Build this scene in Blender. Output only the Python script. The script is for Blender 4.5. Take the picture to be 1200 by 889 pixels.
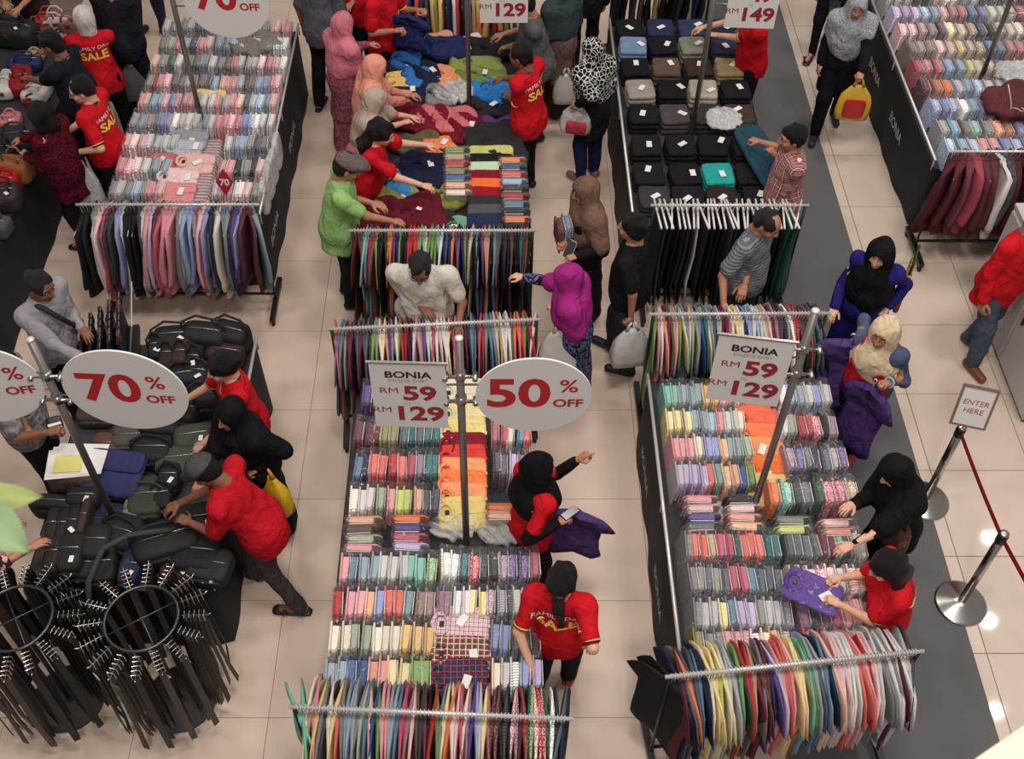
import bpy, math, random
import numpy as np
from mathutils import Vector, Matrix
from mathutils.bvhtree import BVHTree

for o in list(bpy.data.objects):
    bpy.data.objects.remove(o, do_unlink=True)
scene = bpy.context.scene
COL = scene.collection
R = math.radians
rng = random.Random(11)

# ------------------------------------------------------------------ camera
cam_data = bpy.data.cameras.new('camera')
cam = bpy.data.objects.new('camera', cam_data)
COL.objects.link(cam)
cam.location = (0, 0, 7.4)
cam.rotation_euler = (R(40.3), 0, 0)
cam_data.sensor_width = 36
cam_data.lens = 39.45
cam_data.shift_x = 0.01583
cam_data.clip_end = 60
cam_data.dof.use_dof = True
cam_data.dof.focus_distance = 7.0
cam_data.dof.aperture_fstop = 9.0
scene.camera = cam

# ------------------------------------------------------------------ light
world = bpy.data.worlds.new('world')
scene.world = world
world.use_nodes = True
bg = world.node_tree.nodes['Background']
bg.inputs[0].default_value = (1.0, 0.96, 0.925, 1)
bg.inputs[1].default_value = 0.27


def lamp(name, kind, loc, energy, size, colour=(1, .955, .91), target=None):
    d = bpy.data.lights.new(name, 'AREA')
    d.shape = kind
    d.size = size
    d.energy = energy
    d.color = colour
    o = bpy.data.objects.new(name, d)
    COL.objects.link(o)
    o.location = loc
    if target is not None:
        v = Vector(target) - Vector(loc)
        o.rotation_euler = v.to_track_quat('-Z', 'Y').to_euler()
    return o


# ceiling lights of the hall plus a sign fill added behind the camera, well above the gallery from which the photograph is taken
for lx, ly, e in ((-3.5, 4.0, 200), (0.6, 2.6, 330), (0.0, -3.0, 420), (4.6, 4.0, 310), (-3.6, 10.0, 115), (0.9, 10.0, 160), (5.2, 10.5, 200)):
    lamp('overhead_light', 'SQUARE', (lx, ly, 11.0), e, 1.3)
for lx, ly in ((8.47, 9.32), (8.13, 7.70), (9.77, 15.0), (8.96, 11.0)):
    lamp('downlight', 'DISK', (lx, ly, 10.0), 26, 0.20, (1, .97, .93))

vs = scene.view_settings
scene.display_settings.display_device = 'sRGB'
vs.view_transform = 'Standard'
vs.look = 'None'
vs.exposure = -0.13
vs.gamma = 1.0
vs.use_curve_mapping = False


# ------------------------------------------------------------------ materials
def lin(c):
    out = []
    for v in c[:3]:
        v = v / 255.0
        out.append(v / 12.92 if v <= .04045 else ((v + .055) / 1.055) ** 2.4)
    return tuple(out) + (1.0,)


MATS = {}


class NT:
    def __init__(self, name):
        self.m = bpy.data.materials.new(name)
        self.m.use_nodes = True
        self.t = self.m.node_tree
        self.b = self.t.nodes['Principled BSDF']

    def n(self, kind, **kw):
        x = self.t.nodes.new(kind)
        for k, v in kw.items():
            if k in x.inputs.keys():
                x.inputs[k].default_value = v
            else:
                setattr(x, k, v)
        return x

    def l(self, a, b):
        self.t.links.new(a, b)

    def coord(self, which='Object', scale=(1, 1, 1), rot=(0, 0, 0)):
        tc = self.n('ShaderNodeTexCoord')
        mp = self.n('ShaderNodeMapping')
        mp.inputs['Scale'].default_value = scale
        mp.inputs['Rotation'].default_value = rot
        self.l(tc.outputs[which], mp.inputs['Vector'])
        return mp.outputs['Vector']

    def shifted(self, v):
        oi = self.n('ShaderNodeObjectInfo')
        x = self.n('ShaderNodeVectorMath', operation='ADD')
        sc = self.math('MULTIPLY', oi.outputs['Random'], 37.0)
        self.l(v, x.inputs[0])
        self.l(sc, x.inputs[1])
        return x.outputs[0]

    def bump(self, height, strength=.3, dist=.01):
        b = self.n('ShaderNodeBump')
        b.inputs['Strength'].default_value = strength
        b.inputs['Distance'].default_value = dist
        self.l(height, b.inputs['Height'])
        self.l(b.outputs[0], self.b.inputs['Normal'])

    def mix(self, fac, a, b):
        x = self.n('ShaderNodeMix', data_type='RGBA')
        for s, v in ((0, fac), (6, a), (7, b)):
            if isinstance(v, (int, float, tuple)):
                x.inputs[s].default_value = v
            else:
                self.l(v, x.inputs[s])
        return x.outputs[2]

    def math(self, op, a, b=None, clamp=False):
        x = self.n('ShaderNodeMath', operation=op)
        x.use_clamp = clamp
        for s, v in ((0, a), (1, b)):
            if v is None:
                continue
            if isinstance(v, (int, float)):
                x.inputs[s].default_value = v
            else:
                self.l(v, x.inputs[s])
        return x.outputs[0]


def plain(name, rgb, rough=.6, metal=0.0, coat=0.0, noise=0.0, nscale=12, bump=0.0, spec=.5):
    if name in MATS:
        return MATS[name]
    k = NT(name)
    k.b.inputs['Base Color'].default_value = lin(rgb)
    k.b.inputs['Roughness'].default_value = rough
    k.b.inputs['Metallic'].default_value = metal
    k.b.inputs['Coat Weight'].default_value = coat
    k.b.inputs['Specular IOR Level'].default_value = spec
    if noise or bump:
        tx = k.n('ShaderNodeTexNoise', Scale=nscale, Detail=4.0)
        k.l(k.coord(), tx.inputs['Vector'])
        if noise:
            c = lin(rgb)
            lo = tuple(v * (1 - noise) for v in c[:3]) + (1,)
            hi = tuple(min(1, v * (1 + noise)) for v in c[:3]) + (1,)
            k.l(k.mix(tx.outputs['Fac'], lo, hi), k.b.inputs['Base Color'])
        if bump:
            k.bump(tx.outputs['Fac'], bump)
    MATS[name] = k.m
    return k.m


def cloth(rgb, pattern=None, rgb2=None, rgb3=None, scale=30.0):
    """woven cloth; pattern: None, stripe, check, plaid, print, dots"""
    key = 'cloth_%d_%d_%d_%s' % (rgb[0], rgb[1], rgb[2], pattern or 'plain')
    if rgb2:
        key += '_%d_%d_%d' % rgb2
    if key in MATS:
        return MATS[key]
    k = NT(key)
    k.b.inputs['Roughness'].default_value = .85
    k.b.inputs['Specular IOR Level'].default_value = .12
    c1 = lin(rgb)
    c2 = lin(rgb2) if rgb2 else c1
    out = None
    if pattern is None:
        tx = k.n('ShaderNodeTexNoise', Scale=9.0, Detail=3.0)
        k.l(k.coord(), tx.inputs['Vector'])
        out = k.mix(tx.outputs['Fac'], tuple(v * .86 for v in c1[:3]) + (1,), tuple(min(1, v * 1.12) for v in c1[:3]) + (1,))
    else:
        out = pattern_nodes(k, pattern, c1, c2, lin(rgb3) if rgb3 else None, scale)
    k.l(out, k.b.inputs['Base Color'])
    nz = k.n('ShaderNodeTexNoise', Scale=9.0, Detail=2.5, Distortion=.8)
    k.l(k.coord(scale=(1, 1, .6)), nz.inputs['Vector'])
    k.bump(nz.outputs['Fac'], .7, .07)
    MATS[key] = k.m
    return k.m


def lines(k, axis, scale, width, offset=0.0):
    """1 where a line of the given width (fraction) runs across the axis"""
    sep = k.n('ShaderNodeSeparateXYZ')
    k.l(k.coord(), sep.inputs[0])
    v = k.math('MULTIPLY_ADD', sep.outputs[axis], scale)
    k.t.nodes[-1].inputs[2].default_value = offset + 100.0
    fr = k.math('FRACT', v)
    return k.math('LESS_THAN', fr, width)


def pattern_nodes(k, pattern, c1, c2, c3, scale):
    if pattern == 'stripe':
        return k.mix(lines(k, 2, scale, .45), c1, c2)
    if pattern == 'vstripe':
        return k.mix(lines(k, 1, scale, .4), c1, c2)
    if pattern == 'check':
        a = lines(k, 2, scale, .22)
        b = lines(k, 1, scale, .22)
        d = lines(k, 0, scale, .22)
        s = k.math('ADD', a, k.math('MAXIMUM', b, d))
        return k.mix(k.math('MULTIPLY', s, .5, True), c1, c2)
    if pattern == 'plaid':
        a = lines(k, 2, scale, .45)
        b = lines(k, 0, scale, .45)
        s = k.math('MULTIPLY', k.math('ADD', a, b), .5)
        base = k.mix(s, c1, c2)
        t = k.math('MAXIMUM', lines(k, 2, scale, .1, .3), lines(k, 0, scale, .1, .3))
        return k.mix(t, base, c3 or (.8, .8, .8, 1))
    if pattern == 'plaid_flat':
        a = lines(k, 1, scale, .45)
        b = lines(k, 0, scale, .45)
        s = k.math('MULTIPLY', k.math('ADD', a, b), .5)
        base = k.mix(s, c1, c2)
        t = k.math('MAXIMUM', lines(k, 1, scale, .12, .3), lines(k, 0, scale, .12, .3))
        return k.mix(t, base, c3 or (.8, .8, .8, 1))
    if pattern == 'print':
        vo = k.n('ShaderNodeTexVoronoi', Scale=scale)
        nz = k.n('ShaderNodeTexNoise', Scale=scale * .4, Detail=3.0)
        k.l(k.coord(), nz.inputs['Vector'])
        k.l(nz.outputs['Color'], vo.inputs['Vector'])
        vo.inputs['Scale'].default_value = 9.0
        f = k.math('GREATER_THAN', k.math('FRACT', k.math('MULTIPLY', nz.outputs['Fac'], 7.0)), .55)
        x = k.mix(f, c1, c2)
        if c3:
            g = k.math('GREATER_THAN', k.math('FRACT', k.math('MULTIPLY', nz.outputs['Fac'], 11.0)), .8)
            x = k.mix(g, x, c3)
        return x
    if pattern == 'cell':
        vo = k.n('ShaderNodeTexVoronoi', Scale=scale)
        vo.feature = 'DISTANCE_TO_EDGE'
        k.l(k.coord(), vo.inputs['Vector'])
        return k.mix(k.math('LESS_THAN', vo.outputs['Distance'], .06), c1, c2)
    if pattern == 'dots':
        vo = k.n('ShaderNodeTexVoronoi', Scale=scale)
        k.l(k.coord(), vo.inputs['Vector'])
        return k.mix(k.math('LESS_THAN', vo.outputs['Distance'], .3), c1, c2)
    return c1


def object_cloth(name, pattern=None, rough=.8, coat=0.0):
    """garment cloth that takes its dye from the object's own colour"""
    if name in MATS:
        return MATS[name]
    k = NT(name)
    oi = k.n('ShaderNodeObjectInfo')
    base = oi.outputs['Color']
    hs = k.n('ShaderNodeHueSaturation')
    hs.inputs['Value'].default_value = .82
    k.l(base, hs.inputs['Color'])
    tx = k.n('ShaderNodeTexNoise', Scale=14.0, Detail=3.0)
    k.l(k.coord(), tx.inputs['Vector'])
    col = k.mix(tx.outputs['Fac'], hs.outputs[0], base)
    if pattern:
        h2 = k.n('ShaderNodeHueSaturation')
        h2.inputs['Saturation'].default_value = .55
        h2.inputs['Value'].default_value = {'check': .5, 'stripe': 1.9, 'vstripe': .55, 'print': 1.8}[pattern]
        k.l(base, h2.inputs['Color'])
        if pattern == 'check':
            s = k.math('MAXIMUM', lines(k, 2, 38, .25), lines(k, 1, 38, .25))
        elif pattern == 'stripe':
            s = lines(k, 1, 55, .35)
        elif pattern == 'vstripe':
            s = lines(k, 1, 40, .3)
        else:
            nz = k.n('ShaderNodeTexNoise', Scale=32.0, Detail=1.0)
            k.l(k.coord(), nz.inputs['Vector'])
            s = k.math('GREATER_THAN', k.math('FRACT', k.math('MULTIPLY', nz.outputs['Fac'], 6.0)), .6)
        col = k.mix(s, col, h2.outputs[0])
    k.l(col, k.b.inputs['Base Color'])
    k.b.inputs['Roughness'].default_value = rough
    k.b.inputs['Coat Weight'].default_value = coat
    k.b.inputs['Specular IOR Level'].default_value = .25
    k.bump(tx.outputs['Fac'], .25, .02)
    MATS[name] = k.m
    return k.m


def film(name, tint=(1, 1, 1), clear=.955, rough=.10, nscale=45, bumps=.9):
    """clear crinkled plastic film: mostly see-through, with crease glints painted in as pale specks"""
    if name in MATS:
        return MATS[name]
    k = NT(name)
    k.t.nodes.remove(k.b)
    out = [x for x in k.t.nodes if x.type == 'OUTPUT_MATERIAL'][0]
    tr = k.n('ShaderNodeBsdfTransparent')
    tr.inputs[0].default_value = tuple(tint) + (1,)
    gl = k.n('ShaderNodeBsdfPrincipled')
    gl.inputs['Base Color'].default_value = (.75, .74, .73, 1)
    gl.inputs['Roughness'].default_value = rough
    gl.inputs['Specular IOR Level'].default_value = 1.0
    tx = k.n('ShaderNodeTexNoise', Scale=nscale, Detail=2.0, Distortion=1.0)
    k.l(k.shifted(k.coord()), tx.inputs['Vector'])
    bp = k.n('ShaderNodeBump')
    bp.inputs['Strength'].default_value = bumps
    bp.inputs['Distance'].default_value = .02
    k.l(tx.outputs['Fac'], bp.inputs['Height'])
    k.l(bp.outputs[0], gl.inputs['Normal'])
    # pale opaque specks at the noise peaks, painted in as glints on creases
    cr = k.math('MULTIPLY', k.math('SUBTRACT', tx.outputs['Fac'], .60, True), 3.2, True)
    fac = k.math('ADD', cr, 1.0 - clear, True)
    mx = k.n('ShaderNodeMixShader')
    k.l(fac, mx.inputs[0])
    k.l(tr.outputs[0], mx.inputs[1])
    k.l(gl.outputs[0], mx.inputs[2])
    k.l(mx.outputs[0], out.inputs['Surface'])
    MATS[name] = k.m
    return k.m


# ------------------------------------------------------------------ mesh helpers
class MB:
    """collects vertices and faces, then links them as one mesh"""

    def __init__(self):
        self.v, self.f, self.mi, self.cur = [], [], [], 0

    def add(self, vs, fs, M=None):
        b = len(self.v)
        if M is not None:
            vs = [M @ Vector(p) for p in vs]
        self.v.extend([tuple(p) for p in vs])
        for f in fs:
            self.f.append(tuple(b + i for i in f))
            self.mi.append(self.cur)
        return self

    def box(self, c, s, rot=None, taper=1.0):
        x, y, z = s[0] / 2, s[1] / 2, s[2] / 2
        vs = []
        for dz in (-1, 1):
            t = taper if dz > 0 else 1
            vs += [(-x * t, -y * t, dz * z), (x * t, -y * t, dz * z), (x * t, y * t, dz * z), (-x * t, y * t, dz * z)]
        M = Matrix.Translation(c)
        if rot is not None:
            M = M @ rot.to_4x4()
        return self.add(vs, [(3, 2, 1, 0), (4, 5, 6, 7), (0, 1, 5, 4), (1, 2, 6, 5), (2, 3, 7, 6), (3, 0, 4, 7)], M)

    def tube(self, pts, r, n=8, cap=True, closed=False):
        pts = [Vector(p) for p in pts]
        m = len(pts)
        rs = r if isinstance(r, (list, tuple)) else [r] * m
        vs, fs = [], []
        up = None
        for i, p in enumerate(pts):
            if closed:
                t = pts[(i + 1) % m] - pts[i - 1]
            else:
                t = pts[min(i + 1, m - 1)] - pts[max(i - 1, 0)]
            t.normalize()
            if up is None:
                up = Vector((0, 0, 1)) if abs(t.z) < .9 else Vector((1, 0, 0))
            a = t.cross(up)
            if a.length < 1e-6:
                a = t.cross(Vector((0, 1, 0)))
            a.normalize()
            b = a.cross(t)
            up = b
            for k in range(n):
                w = 2 * math.pi * k / n
                vs.append(p + (a * math.cos(w) + b * math.sin(w)) * rs[i])
        for i in range(m if closed else m - 1):
            j = (i + 1) % m
            for k in range(n):
                k2 = (k + 1) % n
                fs.append((i * n + k, i * n + k2, j * n + k2, j * n + k))
        if cap and not closed:
            fs.append(tuple(reversed(range(n))))
            fs.append(tuple((m - 1) * n + k for k in range(n)))
        return self.add(vs, fs)

    def lathe(self, prof, c=(0, 0, 0), n=24):
        """prof: (radius, z) pairs; the ends are closed"""
        vs, fs = [], []
        for r, z in prof:
            for k in range(n):
                w = 2 * math.pi * k / n
                vs.append((c[0] + r * math.cos(w), c[1] + r * math.sin(w), c[2] + z))
        for i in range(len(prof) - 1):
            for k in range(n):
                k2 = (k + 1) % n
                fs.append((i * n + k, i * n + k2, (i + 1) * n + k2, (i + 1) * n + k))
        fs.append(tuple(reversed(range(n))))
        fs.append(tuple((len(prof) - 1) * n + k for k in range(n)))
        return self.add(vs, fs)

    def prism(self, poly, z0, z1):
        n = len(poly)
        vs = [(x, y, z0) for x, y in poly] + [(x, y, z1) for x, y in poly]
        fs = [tuple(reversed(range(n))), tuple(range(n, 2 * n))]
        fs += [(i, (i + 1) % n, n + (i + 1) % n, n + i) for i in range(n)]
        return self.add(vs, fs)

    def soft_box(self, c, s, seg=(6, 6, 3), p=5.0, amp=0.0, seed=0, rot=None, sag=0.0, freq=9.0):
        """rounded, slightly rumpled cushion-like block"""
        nx, ny, nz = seg
        idx, vs, fs = {}, [], []
        ph = random.Random(seed)
        w = [(ph.uniform(.6, 1.4) * freq, ph.uniform(.6, 1.4) * freq, ph.uniform(0, 6.28)) for _ in range(4)]

        def vid(i, j, k):
            key = (i, j, k)
            if key not in idx:
                u, v, q = 2 * i / nx - 1, 2 * j / ny - 1, 2 * k / nz - 1
                m = max(abs(u), abs(v), abs(q))
                L = (abs(u) ** p + abs(v) ** p + abs(q) ** p) ** (1 / p)
                t = m / L if L > 0 else 0
                x, y, z = u * t * s[0] / 2, v * t * s[1] / 2, q * t * s[2] / 2
                if amp:
                    d = sum(math.sin(a * x * 3 + b * y * 3 + f0 + z * 5) for a, b, f0 in w) / 4 * amp
                    z += d * (1 if k > 0 else 0)
                    x += d * .6 * math.cos(7 * y + w[0][2])
                    y += d * .6 * math.sin(8 * x + w[1][2])
                if sag:
                    z -= sag * (u * u + v * v) * .5
                idx[key] = len(vs)
                vs.append((x, y, z))
            return idx[key]

        for i in range(nx):
            for j in range(ny):
                fs.append((vid(i, j, 0), vid(i, j + 1, 0), vid(i + 1, j + 1, 0), vid(i + 1, j, 0)))
                fs.append((vid(i, j, nz), vid(i + 1, j, nz), vid(i + 1, j + 1, nz), vid(i, j + 1, nz)))
        for i in range(nx):
            for k in range(nz):
                fs.append((vid(i, 0, k), vid(i + 1, 0, k), vid(i + 1, 0, k + 1), vid(i, 0, k + 1)))
                fs.append((vid(i, ny, k), vid(i, ny, k + 1), vid(i + 1, ny, k + 1), vid(i + 1, ny, k)))
        for j in range(ny):
            for k in range(nz):
                fs.append((vid(0, j, k), vid(0, j, k + 1), vid(0, j + 1, k + 1), vid(0, j + 1, k)))
                fs.append((vid(nx, j, k), vid(nx, j + 1, k), vid(nx, j + 1, k + 1), vid(nx, j, k + 1)))
        M = Matrix.Translation(c)
        if rot is not None:
            M = M @ rot.to_4x4()
        return self.add(vs, fs, M)

    def mesh(self, name, mats=(), smooth=False):
        me = bpy.data.meshes.new(name)
        me.from_pydata(self.v, [], self.f)
        for m in mats:
            me.materials.append(m)
        if self.cur or any(self.mi):
            me.polygons.foreach_set('material_index', self.mi)
        if smooth:
            me.polygons.foreach_set('use_smooth', [True] * len(self.f))
        me.update()
        return me


def np_mesh(name, v, f, mats=(), mi=None, smooth=True):
    me = bpy.data.meshes.new(name)
    nv, nf = len(v), len(f)
    me.vertices.add(nv)
    me.vertices.foreach_set('co', np.asarray(v, np.float32).ravel())
    me.loops.add(nf * 4)
    me.loops.foreach_set('vertex_index', np.asarray(f, np.int32).ravel())
    me.polygons.add(nf)
    me.polygons.foreach_set('loop_start', np.arange(0, nf * 4, 4, dtype=np.int32))
    me.polygons.foreach_set('use_smooth', np.full(nf, smooth))
    for m in mats:
        me.materials.append(m)
    if mi is not None:
        me.polygons.foreach_set('material_index', np.asarray(mi, np.int32))
    me.update()
    me.validate()
    return me


def obj(name, mesh, parent=None, loc=None, rot=None, label=None, cat=None, group=None, kind=None, colour=None):
    o = bpy.data.objects.new(name, mesh)
    COL.objects.link(o)
    if parent is not None:
        o.parent = parent
    if loc is not None:
        o.location = loc
    if rot is not None:
        o.rotation_euler = rot
    if label:
        o['label'] = label
    if cat:
        o['category'] = cat
    if group:
        o['group'] = group
    if kind:
        o['kind'] = kind
    if colour is not None:
        o.color = lin(colour)
    return o


def thing(name, label, cat, loc=(0, 0, 0), rotz=0.0, group=None):
    return obj(name, None, None, loc, (0, 0, rotz), label, cat, group)


def part(name, mb, mat, parent, smooth=False, **kw):
    mats = mat if isinstance(mat, (list, tuple)) else [mat]
    return obj(name, mb.mesh(name, mats, smooth), parent, **kw)


ONES = ['', 'first', 'second', 'third', 'fourth', 'fifth', 'sixth', 'seventh', 'eighth', 'ninth', 'tenth', 'eleventh', 'twelfth',
        'thirteenth', 'fourteenth', 'fifteenth', 'sixteenth', 'seventeenth', 'eighteenth', 'nineteenth']
TENS = ['', '', 'twenty', 'thirty', 'forty', 'fifty', 'sixty', 'seventy', 'eighty', 'ninety']


def nth(i):
    if i < 20:
        return ONES[i]
    t, u = divmod(i, 10)
    return (TENS[t][:-1] + 'ieth') if u == 0 else TENS[t] + '-' + ONES[u]


def text_geo(body, size, align='CENTER', bold=0.0, xscale=1.0, shear=0.0, spacing=1.0):
    """flat lettering as vertices and faces in the XY plane"""
    cu = bpy.data.curves.new('lettering', 'FONT')
    cu.body = body
    cu.size = size
    cu.align_x = align
    cu.align_y = 'CENTER'
    cu.offset = bold
    cu.shear = shear
    cu.space_character = spacing
    cu.resolution_u = 4
    o = bpy.data.objects.new('lettering', cu)
    COL.objects.link(o)
    dg = bpy.context.evaluated_depsgraph_get()
    me = o.evaluated_get(dg).to_mesh()
    vs = [(v.co.x * xscale, v.co.y, v.co.z) for v in me.vertices]
    fs = [tuple(p.vertices) for p in me.polygons]
    o.evaluated_get(dg).to_mesh_clear()
    bpy.data.objects.remove(o)
    bpy.data.curves.remove(cu)
    return vs, fs


# ------------------------------------------------------------------ distance-field modelling
class Field:
    """smoothly blended solid, turned into one continuous skin by surface nets"""

    def __init__(self, lo, hi, res):
        self.lo = np.array(lo, float)
        self.res = res
        self.n = np.maximum(4, np.ceil((np.array(hi, float) - self.lo) / res).astype(int) + 1)
        self.d = np.full(self.n, .25, np.float32)

    def _sub(self, lo, hi):
        a = np.clip(np.floor((np.array(lo) - self.lo) / self.res).astype(int), 0, self.n - 1)
        b = np.clip(np.ceil((np.array(hi) - self.lo) / self.res).astype(int) + 1, 1, self.n)
        if np.any(b <= a):
            return None
        sl = tuple(slice(x, y) for x, y in zip(a, b))
        g = [self.lo[i] + self.res * np.arange(a[i], b[i]) for i in range(3)]
        return sl, np.meshgrid(*g, indexing='ij')

    def _join(self, sl, d, k, op):
        cur = self.d[sl]
        if op == 'add':
            h = np.maximum(k - np.abs(cur - d), 0) / k
            self.d[sl] = np.minimum(cur, d) - h * h * k * .25
        else:
            d = -d
            h = np.maximum(k - np.abs(cur - d), 0) / k
            self.d[sl] = np.maximum(cur, d) + h * h * k * .25

    def cap(self, a, b, r0, r1, k=.03, flat=(1, 1, 1), op='add'):
        """tapered limb from a to b"""
        a, b = np.array(a, float), np.array(b, float)
        m = max(r0, r1) * max(1 / min(flat), 1) + k + 2 * self.res
        s = self._sub(np.minimum(a, b) - m, np.maximum(a, b) + m)
        if s is None:
            return self
        sl, (X, Y, Z) = s
        f = np.array(flat, float)
        ab = (b - a) * f
        px, py, pz = (X - a[0]) * f[0], (Y - a[1]) * f[1], (Z - a[2]) * f[2]
        L = max(1e-9, float(ab @ ab))
        t = np.clip((px * ab[0] + py * ab[1] + pz * ab[2]) / L, 0, 1)
        d = np.sqrt((px - t * ab[0]) ** 2 + (py - t * ab[1]) ** 2 + (pz - t * ab[2]) ** 2) - (r0 + (r1 - r0) * t)
        self._join(sl, (d / max(f)).astype(np.float32), k, op)
        return self

    def ell(self, c, r, k=.03, rot=None, op='add'):
        c, r = np.array(c, float), np.array(r, float)
        m = max(r) + k + 2 * self.res
        s = self._sub(c - m, c + m)
        if s is None:
            return self
        sl, (X, Y, Z) = s
        P = [X - c[0], Y - c[1], Z - c[2]]
        if rot is not None:
            q = np.array(rot)
            P = [q[0][i] * P[0] + q[1][i] * P[1] + q[2][i] * P[2] for i in range(3)]
        k0 = np.sqrt((P[0] / r[0]) ** 2 + (P[1] / r[1]) ** 2 + (P[2] / r[2]) ** 2)
        k1 = np.sqrt((P[0] / r[0] ** 2) ** 2 + (P[1] / r[1] ** 2) ** 2 + (P[2] / r[2] ** 2) ** 2) + 1e-9
        self._join(sl, (k0 * (k0 - 1) / k1).astype(np.float32), k, op)
        return self

    def cut(self, point, normal):
        """remove everything on the side the normal points to"""
        g = [self.lo[i] + self.res * np.arange(self.n[i]) for i in range(3)]
        nrm = np.array(normal, float)
        nrm /= np.linalg.norm(nrm)
        X, Y, Z = np.meshgrid(*g, indexing='ij')
        d = (X - point[0]) * nrm[0] + (Y - point[1]) * nrm[1] + (Z - point[2]) * nrm[2]
        self.d = np.maximum(self.d, d.astype(np.float32))
        return self

    def folds(self, amp, seed=0, freq=(16, 16, 9)):
        q = random.Random(seed)
        g = [self.lo[i] + self.res * np.arange(self.n[i]) for i in range(3)]
        X, Y, Z = np.meshgrid(*g, indexing='ij')
        s = 0
        for _ in range(3):
            a = [q.uniform(-1, 1) * freq[0], q.uniform(-1, 1) * freq[1], q.uniform(-1, 1) * freq[2]]
            s = s + np.sin(a[0] * X + a[1] * Y + a[2] * Z + q.uniform(0, 6))
        a1 = q.uniform(2, 4)
        s = s + np.sin(38 * X + 9 * np.sin(a1 * Z) + q.uniform(0, 6)) * np.cos(31 * Y + 5 * Z) * .8
        self.d = self.d + (amp * s / 2).astype(np.float32)
        return self

    def skin(self):
        d = self.d
        d[0], d[-1], d[:, 0], d[:, -1], d[:, :, 0], d[:, :, -1] = (.1,) * 6
        nx, ny, nz = d.shape
        ins = d < 0
        cnt = np.zeros((nx - 1, ny - 1, nz - 1), np.int8)
        for i in (0, 1):
            for j in (0, 1):
                for k in (0, 1):
                    cnt += ins[i:nx - 1 + i, j:ny - 1 + j, k:nz - 1 + k]
        cells = np.argwhere((cnt > 0) & (cnt < 8))
        vid = np.full(cnt.shape, -1, np.int32)
        vid[tuple(cells.T)] = np.arange(len(cells))
        acc = np.zeros((len(cells), 3))
        num = np.zeros(len(cells))
        cor = [(i, j, k) for i in (0, 1) for j in (0, 1) for k in (0, 1)]
        val = {c: d[cells[:, 0] + c[0], cells[:, 1] + c[1], cells[:, 2] + c[2]] for c in cor}
        for c in cor:
            for ax in range(3):
                if c[ax]:
                    continue
                e = list(c)
                e[ax] = 1
                a, b = val[c], val[tuple(e)]
                m = (a < 0) != (b < 0)
                t = np.where(m, a / np.where(m, a - b, 1), 0)
                p = np.tile(np.array(c, float), (len(cells), 1))
                p[:, ax] += t
                acc[m] += p[m]
                num[m] += 1
        v = self.lo + self.res * (cells + acc / np.maximum(num, 1)[:, None])
        quads = []
        for ax in range(3):
            b, c = (ax + 1) % 3, (ax + 2) % 3
            sl0, sl1 = [slice(None)] * 3, [slice(None)] * 3
            sl0[ax], sl1[ax] = slice(0, -1), slice(1, None)
            s0, s1 = ins[tuple(sl0)], ins[tuple(sl1)]
            e = np.argwhere(s0 != s1)
            if not len(e):
                continue
            ok = (e[:, b] > 0) & (e[:, c] > 0) & (e[:, b] < d.shape[b] - 1) & (e[:, c] < d.shape[c] - 1)
            e = e[ok]
            fl = s0[tuple(e.T)]

            def cell(db, dc):
                q = e.copy()
                q[:, b] += db
                q[:, c] += dc
                return vid[tuple(q.T)]

            q = np.stack([cell(-1, -1), cell(0, -1), cell(0, 0), cell(-1, 0)], 1)
            q[~fl] = q[~fl][:, ::-1]
            quads.append(q)
        return v, np.concatenate(quads) if quads else np.zeros((0, 4), np.int32)


# ------------------------------------------------------------------ people
def hand_template(pose):
    """right hand: wrist at the origin, fingers along +Y, palm facing -Z, thumb on the -X side"""
    F = Field((-.09, -.05, -.09), (.08, .21, .05), .0062)
    F.cap((0, -.03, 0), (0, .02, 0), .024, .027, .01, (1, 1, 1.25))
    F.cap((-.016, .03, 0), (-.018, .085, .002), .022, .02, .012, (1, 1, 1.45))
    F.cap((.016, .03, 0), (.02, .08, 0), .021, .018, .012, (1, 1, 1.45))
    curl = {'relax': (.45, .5, .35), 'grip': (1.0, 1.2, .8), 'flat': (.08, .12, .1), 'point': (1.25, 1.35, .9)}[pose]
    for i, (x, y, L, r) in enumerate(((-.03, .092, .075, .0095), (-.010, .098, .084, .0098), (.011, .095, .078, .0094), (.030, .086, .06, .0085))):
        c = curl
        if pose == 'point' and i == 0:
            c = (.05, .05, .05)
        p = np.array((x, y - .012, .002))
        a = 0.0
        spread = (x * 1.6) if pose in ('flat', 'relax') else x * .5
        for q, (seg, bend) in enumerate(zip((.45, .32, .23), c)):
            a += bend
            st = L * (seg + (.1 if q == 0 else 0))
            d = np.array((spread * math.cos(a), math.cos(a), -math.sin(a))) * st
            F.cap(p, p + d, r, r * .9, .004)
            p = p + d
            r *= .92
    t0 = np.array((-.03, .025, -.004))
    if pose in ('grip', 'point'):
        t1, t2 = t0 + (-.022, .03, -.02), t0 + (-.006, .058, -.035)
    else:
        t1, t2 = t0 + (-.03, .032, -.010), t0 + (-.042, .07, -.016)
    F.cap(t0, t1, .014, .0115, .01).cap(t1, t2, .0112, .009, .005)
    return F.skin()


HANDS = {p: hand_template(p) for p in ('relax', 'grip', 'flat', 'point')}


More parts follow.
